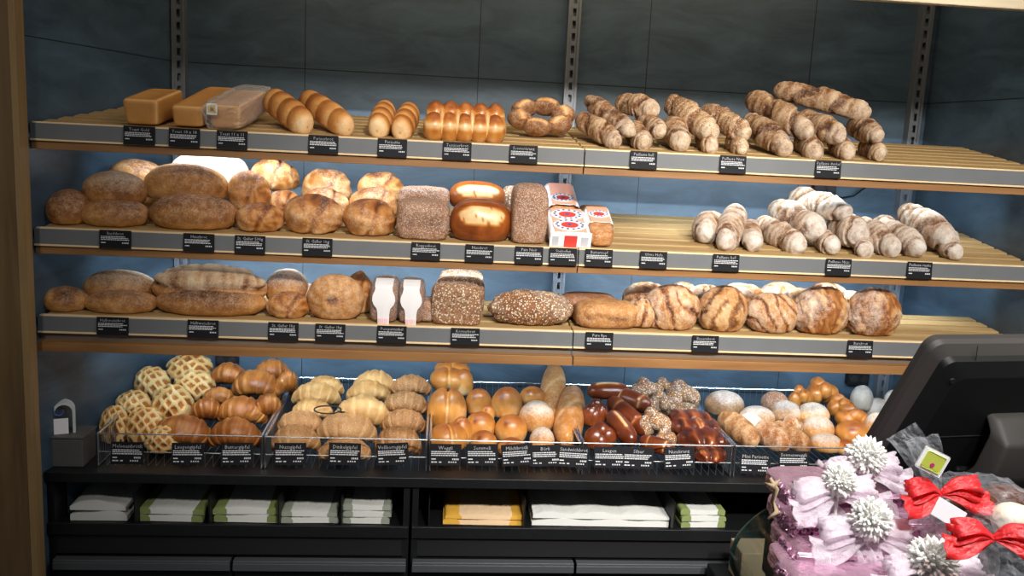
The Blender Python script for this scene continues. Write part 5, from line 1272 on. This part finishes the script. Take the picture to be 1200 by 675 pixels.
def ribbon(name, pts, widths, mat, parent, side=None, twist=0, th=.0006):
    """strip swept along points; side: direction of the width"""
    bm = bmesh.new(); n = len(pts); P = []
    for i in range(n-1):
        p0, p1, p2, p3 = pts[max(i-1, 0)], pts[i], pts[i+1], pts[min(i+2, n-1)]
        for j in range(8):
            f = j/8; P.append((.5*((2*p1)+(-p0+p2)*f+(2*p0-5*p1+4*p2-p3)*f*f+(-p0+3*p1-3*p2+p3)*f**3), widths[i]*(1-f)+widths[i+1]*f))
    P.append((pts[-1], widths[-1])); rows = []; m_ = 7
    for i, (q, w_) in enumerate(P):
        tg_ = (P[min(i+1, len(P)-1)][0]-P[max(i-1, 0)][0]).normalized()
        sd = Vector(side) if side is not None else Vector((0, 0, 1))
        sd = (sd-tg_*sd.dot(tg_)).normalized(); nr = tg_.cross(sd)
        sd = Matrix.Rotation(twist*i/len(P), 3, tg_) @ sd
        rows.append([bm.verts.new(q+sd*w_*(k/(m_-1)-.5)+nr*(.004*math.sin(k*2.2+i*.35)*w_/.04)) for k in range(m_)])
    for i in range(len(rows)-1):
        for k in range(m_-1): bm.faces.new((rows[i][k], rows[i][k+1], rows[i+1][k+1], rows[i+1][k]))
    me = bpy.data.meshes.new(name); bm.to_mesh(me); bm.free(); o = link(name, me, mat, parent, True)
    s_ = o.modifiers.new('thick', 'SOLIDIFY'); s_.thickness = th; return o
V = Vector
def bow(parent, c, size, mat, seed, tails=True, ang=0):
    rr = random.Random(seed); R = Matrix.Rotation(ang, 3, 'Z')
    for sgn, up in ((-1, .02), (1, .05), (-1, .36), (1, .42)):
        e = rr.uniform(.85, 1.1)*size
        pts = [V((0, 0, 0)), V((sgn*.45*e, -.10*e, up*.5*e+.12*e)), V((sgn*1.0*e, -.16*e, up*.8*e)), V((sgn*1.12*e, .02*e, up*.35*e)), V((sgn*.6*e, .12*e, -.02*e+up*.1*e)), V((0, .02*e, 0))]
        ribbon('bow_loop', [c+R @ p for p in pts], [.15*size, .45*size, .62*size, .62*size, .4*size, .15*size], mat, parent, side=(0, .8, .6))
    if tails:
        for sgn in (-1, 1):
            e = size
            pts = [V((0, 0, 0)), V((sgn*.5*e, -.25*e, -.05*e)), V((sgn*1.0*e, -.38*e, -.22*e)), V((sgn*1.5*e, -.42*e, -.20*e))]
            ribbon('ribbon_tail', [c+R @ p for p in pts], [.15*size, .5*size, .7*size, .8*size], mat, parent, side=(0, .7, .7))
# gift packs: flat pink foil parcels stacked in steps, each with ribbon bow and pompon
packs = [  # centre px of the top face front edge, Y, size, pompon px, pompon radius px
    ((1000, 655), YC-.15, (1093, 655), 29, 'lowest, frontmost pink foil gift with a fluffy white pompon'),
    ((1003, 626), YC-.09, (1020, 608), 25, 'pink foil gift with the pompon in the middle of the stack'),
    ((998, 592), YC-.03, (984, 563), 20, 'pink foil gift whose pompon is half veiled by ribbon'),
    ((995, 560), YC+.03, (1015, 534), 23, 'topmost pink foil gift at the back with a white pompon'),
]
zlow = zc_top
hp = .034
for i, ((px, py), Y, (qx, qy), qr, lab) in enumerate(packs):
    c = at(px, py, Y); s_ = scale_at(c)
    w_ = 178/s_; d_ = .12
    zbase = c.z-hp
    t = thing('gift_pack', lab+', on the counter', 'gift', (c.x, Y, zbase), (0, 0, -.06+.03*i), 'pink foil gifts stacked on the counter')
    # crinkled foil parcel
    u_, v_, P_, r__ = body(60, 48, 7, 6); P_ = P_*(1+.012*fnoise(P_, 30+i, 12, 3)+.010*fnoise(P_, 50+i, 40, 2))[:, None]
    Q = norm_dims(P_, w_, d_, hp*.98)
    me = bpy.data.meshes.new('foil_parcel'); me.from_pydata(Q.tolist(), [], grid_faces(60, 48)); me.update(); link('foil_parcel', me, 'pink_foil', t)
    # dark sparkling tray inside, visible at the front through the foil window
    m = MB(); rr = random.Random(i)
    for k in range(26):
        x = -w_/2+.012+(w_-.024)*k/25; m.box(x-.004, x+.004, -d_/2-.004, -d_/2+.004, .008, hp*.72, .001, rot=Matrix.Rotation(rr.uniform(-.6, .6), 3, 'Y'))
    m.build('tinsel_filling', 'pink_dark', t)
    # shiny folded foil seams
    for k in (.30, .98):
        pts = [V((-w_/2-.004, -d_/2-.003, hp*k)), V((-w_/4, -d_/2-.008, hp*(k+.03))), V((0, -d_/2-.006, hp*(k-.04))), V((w_/4, -d_/2-.008, hp*(k+.02))), V((w_/2+.004, -d_/2-.003, hp*k))]
        ribbon('foil_fold', pts, [.006]*5, 'pink_foil', t, side=(0, .5, 1))
    # sequins at the left end
    bm = bmesh.new()
    for k in range(150):
        p_ = V((-w_/2-.003+rr.uniform(-.004, .022), rr.uniform(-d_/2-.006, -d_/2+.05), rr.uniform(0.002, hp))); n0 = V((rr.uniform(-1, 1), rr.uniform(-1, 1), rr.uniform(-1, 1))).normalized()
        if p_.y > -d_/2: p_.x = -w_/2-.004
        x_ = n0.orthogonal().normalized()*.0028; y_ = n0.cross(x_.normalized())*.0028
        a4 = [bm.verts.new(p_+x_*a+y_*b+n0*.0003) for a, b in ((-1, -1), (1, -1), (1, 1), (-1, 1))]; b4 = [bm.verts.new(v.co-n0*.0006) for v in a4]
        bm.faces.new(a4); bm.faces.new(b4[::-1])
        for e in range(4): bm.faces.new((a4[e], b4[e], b4[(e+1) % 4], a4[(e+1) % 4]))
    me = bpy.data.meshes.new('sequin_edge'); bm.to_mesh(me); bm.free(); o = link('sequin_edge', me, 'pink_foil', t); o['kind'] = 'stuff'
    bpy.context.view_layer.update()
    inv = t.matrix_world.inverted()
    pc = at(qx, qy, Y-.05); R_ = qr/scale_at(pc)
    pl = inv @ pc
    if pl.z-R_ < hp: pl.z = hp+R_*.75
    base_ = V((pl.x, pl.y+.01, hp+.004))
    bow(t, V((pl.x, pl.y+.004, max(hp+.004, pl.z-R_*1.0))), .052, 'pink_organza', 60+i, ang=rnd.uniform(-.25, .25))
    o = pompon('pompon', R_, t, 70+i); o.location = pl
    m = MB(); m.bar((pl.x, pl.y+.002, hp*.9), (pl.x, pl.y, pl.z), .002, 6); m.build('stem', 'pompon_white', t)
    # band around the parcel
    pts = [V((pl.x-.006, -d_/2-.005, .004)), V((pl.x-.004, -d_/2-.006, hp+.002)), V((pl.x, 0, hp+.006)), V((pl.x, d_/2+.003, hp+.002))]
    ribbon('ribbon_band', pts, [.035]*4, 'pink_organza', t, side=(1, 0, 0))
# counter riser under the stack so the parcels rest on something
low = min(at(px, py, Y).z-hp for (px, py), Y, *_ in packs)
for i, ((px, py), Y, *_r) in enumerate(packs):
    c = at(px, py, Y)
    z1_ = c.z-hp
    if i > 0:
        w_ = 140/scale_at(c)
        o = MB().box(c.x-w_/2, c.x+w_/2, Y-.035, Y+.075, zc_top+.001, z1_-.001, .003).build('display_riser', 'black'); tag(o, f'black display step under the {["", "second", "third", "topmost"][i]} pink gift', 'display step', 'steps under the pink gifts')
# twine with a small tag at the left of the stack
m = MB(); P0 = at(903, 560, YC-.10); pts = [P0, at(910, 573, YC-.11), at(905, 588, YC-.10), at(911, 600, YC-.11), at(900, 608, YC-.11)]
m.tube(pts, [.002, .0035, .003, .004, .0015], 7); m.tube([at(896, 566, YC-.10), at(906, 570, YC-.11), at(914, 562, YC-.10)], [.001, .0035, .001], 7)
o = m.build('twine_cord', 'twine', None, True); tag(o, 'frayed brown twine hanging at the left edge of the pink gifts', 'cord')

# chocolate bags with red ribbons
def lump(name, mat, px, py, Y, w_, h_, lab, cat, seed):
    p_ = at(px, py, Y); s_ = scale_at(p_); o = crumple(name, w_/s_, w_/s_*.8, h_/s_, seed, mat, None, .06, n=2.1); o.location = p_-V((0, 0, h_/s_/2)); o.data.polygons.foreach_set('use_smooth', [True]*len(o.data.polygons)); tag(o, lab, cat, 'chocolates in the red ribboned bags'); return o
lump('chocolate_egg', 'chocolate_brown', 1142, 592, YC-.10, 56, 34, 'milk chocolate piece inside the bag with the upper red bow', 'chocolate', 3)
lump('chocolate_egg', 'chocolate_brown', 1178, 582, YC-.02, 50, 28, 'dark chocolate piece behind, at the right frame edge', 'chocolate', 4)
lump('chocolate_egg', 'chocolate_brown', 1165, 612, YC-.12, 40, 26, 'milk chocolate piece between the two red bows', 'chocolate', 8)
lump('chocolate_egg', 'chocolate_white', 1188, 608, YC-.16, 52, 36, 'white chocolate egg above the lower red bow', 'chocolate', 5)
def choc_bag(px, py, Y, w_, h_, lab, seed):
    p_ = at(px, py, Y); s_ = scale_at(p_)
    t = thing('cellophane_bag', lab, 'gift bag', (p_.x, p_.y, p_.z-h_/s_/2), (0, 0, 0), 'clear gift bags with red bows')
    crumple('film', w_/s_, .14, h_/s_, seed, 'clear_film', t, .22, n=3); return t, s_
t, s_ = choc_bag(1150, 592, YC-.04, 120, 70, 'clear bag of chocolates with the upper red heart ribbon', 31)
bpy.context.view_layer.update(); inv = t.matrix_world.inverted()
bow(t, inv @ at(1103, 578, YC-.13), .042, 'red_organza', 5, ang=.1)
for a, b in (((1095, 560), (1055, 505)), ((1098, 560), (1078, 512))):
    ribbon('film_tip', [inv @ at(a[0], a[1]+14, YC-.08), inv @ at((a[0]+b[0])/2, (a[1]+b[1])/2, YC-.07), inv @ at(*b, YC-.05)], [.015, .04, .05], 'clear_film', t, side=(1, 0, .3))
pt = inv @ at(1093, 541, YC-.14)
tg_ = MB().box(-.019, .019, -.001, .001, -.015, .015, .002).build('gift_tag', 'gift_tag_white', t); tg_.location = pt; tg_.rotation_euler = (0, .42, 0)
o = MB().box(-.014, .014, -.0022, -.001, -.011, .011, .002).build('tag_print', 'label_lime', tg_)
m = MB(); m.bar((0, -.0034, -.004), (0, -.0022, -.004), .0028, 14); m.build('tag_dot', 'label_magenta', tg_)
t, s_ = choc_bag(1180, 640, YC-.16, 110, 90, 'clear bag with white egg and the lower red bow', 37)
bpy.context.view_layer.update(); inv = t.matrix_world.inverted()
bow(t, inv @ at(1165, 630, YC-.25), .040, 'red_organza', 15, ang=-.2)
# crinkled clear pack with a white label between the gifts and the chocolates
p_ = at(1118, 640, YC-.10); s_ = scale_at(p_)
t = thing('crinkled_pack', 'crinkled clear pack with a white label between pink gifts and chocolates', 'gift bag', (p_.x, p_.y, p_.z-.055))
crumple('film', 90/s_, .10, 100/s_, 41, 'bag_film', t, .2, n=3)
crumple('pink_filling', 70/s_, .07, 70/s_, 43, 'pink_foil', t, .25, n=3)
bpy.context.view_layer.update(); inv = t.matrix_world.inverted()
o = MB().box(-.022, .022, -.0006, .0006, -.012, .012, .0005).build('paper_label', 'white_label', t); o.location = inv @ at(1112, 602, YC-.19); o.rotation_euler = (-.2, .5, 0)
# counter slab for the bags
zb_ = at(1150, 688, YC-.04).z
o = MB().box(at(1095, 650, YC).x, at(1330, 650, YC).x, YC-.22, YC+.12, zc_top+.001, min(at(1150, 627, YC-.04).z, p_.z-.055)-.001 if False else zb_, .004).build('counter_riser', 'black'); tag(o, 'black counter step under the chocolate bags', 'display step')

# ------------------------------------------------------------------ till monitor seen from behind
psi, lam = math.radians(24), math.radians(33)
TL = at(1086, 392, -1.95)
wv = V((math.cos(psi), math.sin(psi)*.35, 0)).normalized()
dv = V((-math.sin(psi)*math.sin(lam)*.95, math.cos(psi)*math.sin(lam)*.55, -math.cos(lam))).normalized()
nv_ = wv.cross(dv).normalized()
if nv_.y > 0: nv_ = -nv_
Wm, Hm = .40, .30
t = thing('till_monitor', 'large black till monitor seen from behind at the right edge', 'monitor', TL+dv*Hm+wv*(Wm/2))
base_inv = Matrix.Translation(t.location).inverted()
def outline(ins, rad):
    pts = []
    cs = [(ins+rad, ins+rad, PI, 1.5*PI), (Wm-ins-rad, ins+rad, 1.5*PI, 2*PI), (Wm-ins-rad, Hm-ins-rad, 0, .5*PI), (ins+rad, Hm-ins-rad, .5*PI, PI)]
    for cx_, cy_, a0, a1 in cs:
        for i in range(9):
            a = a0+(a1-a0)*i/8; pts.append((cx_+rad*math.cos(a), cy_+rad*math.sin(a)))
    return pts
def lvl(ins, dep, rad): return [TL+wv*x+dv*y+nv_*dep for x, y in outline(ins, rad)]
def loft(levels, nm_, mat, par, cap0=True, cap1=True):
    bm = bmesh.new(); rings = [[bm.verts.new(base_inv @ p) for p in l] for l in levels]; n = len(rings[0]); fs = []
    for a, b in zip(rings, rings[1:]):
        for i in range(n): fs.append(bm.faces.new((a[i], a[(i+1) % n], b[(i+1) % n], b[i])))
    if cap0: fs.append(bm.faces.new(rings[0]))
    if cap1: fs.append(bm.faces.new(rings[-1][::-1]))
    bmesh.ops.recalc_face_normals(bm, faces=fs)
    me = bpy.data.meshes.new(nm_); bm.to_mesh(me); bm.free(); return link(nm_, me, mat, par)
loft([lvl(0, 0, .018), lvl(0, .012, .018), lvl(.004, .020, .018), lvl(.020, .030, .014)], 'rim', 'monitor_rim', t)
back = loft([lvl(.020, .030, .014), lvl(.024, .040, .014), lvl(.050, .048, .02)], 'back_cover', 'monitor_black', t)
loft([lvl(.006, -.002, .012), lvl(.006, .0, .012)], 'screen', 'black_deep', t)
m = MB()
def bp_(x, y, d): return base_inv @ (TL+wv*x+dv*y+nv_*d)
m.bar(bp_(.045, .055, .040), bp_(.045, .055, .0485), .0045, 14); m.build('screw_hole', 'black_deep', back)
m = MB(); m.bar(bp_(.065, .165, .048), bp_(.34, .165, .048), .0012, 6); m.bar(bp_(.07, .002, .0305), bp_(.075, .03, .041), .0008, 6); m.build('seam_line', 'black_deep', back)
# neck and foot
bm = bmesh.new()
pts = [bp_(.20, .12, .045), bp_(.20, .14, .085), bp_(.20, .20, .095), bp_(.20, .27, .075)]
m = MB(); secs = []
for k, p_ in enumerate(pts):
    hw_ = [.05, .055, .055, .06][k]; th_ = [.018, .02, .022, .025][k]
    secs.append([p_+wv*a*hw_+nv_*b*th_ for a, b in ((-1, -.7), (-.85, 1), (.85, 1), (1, -.7))])
bm = m.bm; rings = [[bm.verts.new(q_) for q_ in s2] for s2 in secs]; fs = []
for a, b in zip(rings, rings[1:]):
    for i in range(4): fs.append(bm.faces.new((a[i], a[(i+1) % 4], b[(i+1) % 4], b[i])))
fs.append(bm.faces.new(rings[0])); fs.append(bm.faces.new(rings[-1][::-1])); bmesh.ops.recalc_face_normals(bm, faces=fs)
bmesh.ops.bevel(bm, geom=list(bm.edges), offset=.006, segments=3, affect='EDGES', profile=.5)
m.build('neck', 'monitor_rim', t, True)
zb2 = zc_top
fp = TL+dv*Hm*.93+wv*.20+nv_*.06
m = MB(); m.box(-.10, .10, -.07, .10, zb2+.001-t.location.z, zb2+.02-t.location.z, .006)
o = m.build('foot', 'monitor_black', t); o.location = (fp.x-t.location.x, fp.y-t.location.y, 0)
m = MB(); m.box(-.035, .035, -.015, .02, zb2+.02-t.location.z, fp.z+.05-t.location.z, .005); o = m.build('column', 'monitor_black', t); o.location = (fp.x-t.location.x, fp.y-t.location.y, 0)

# ------------------------------------------------------------------ world and view
w = bpy.data.worlds.new('room'); scn.world = w; w.use_nodes = True
w.node_tree.nodes['Background'].inputs[0].default_value = (.9, .95, 1, 1); w.node_tree.nodes['Background'].inputs[1].default_value = WORLD
scn.view_settings.view_transform = 'Standard'; scn.view_settings.look = 'None'; scn.view_settings.gamma = 1; scn.view_settings.use_curve_mapping = False
scn.view_settings.exposure = EXPO
area('foil_fill', (1.9, -2.4, 3.05), (0, 0, 0), 1.2, .5, 22, (1, .97, .95))  # added lamp, gives the gift foil and monitor something bright to reflect
area('wall_top_fill', (1.3, -.70, 2.75), (math.radians(55), 0, 0), 2.3, .04, 6, (1.0, .80, .55))  # added warm lamp, lifts the upper tiled wall and offsets its blue
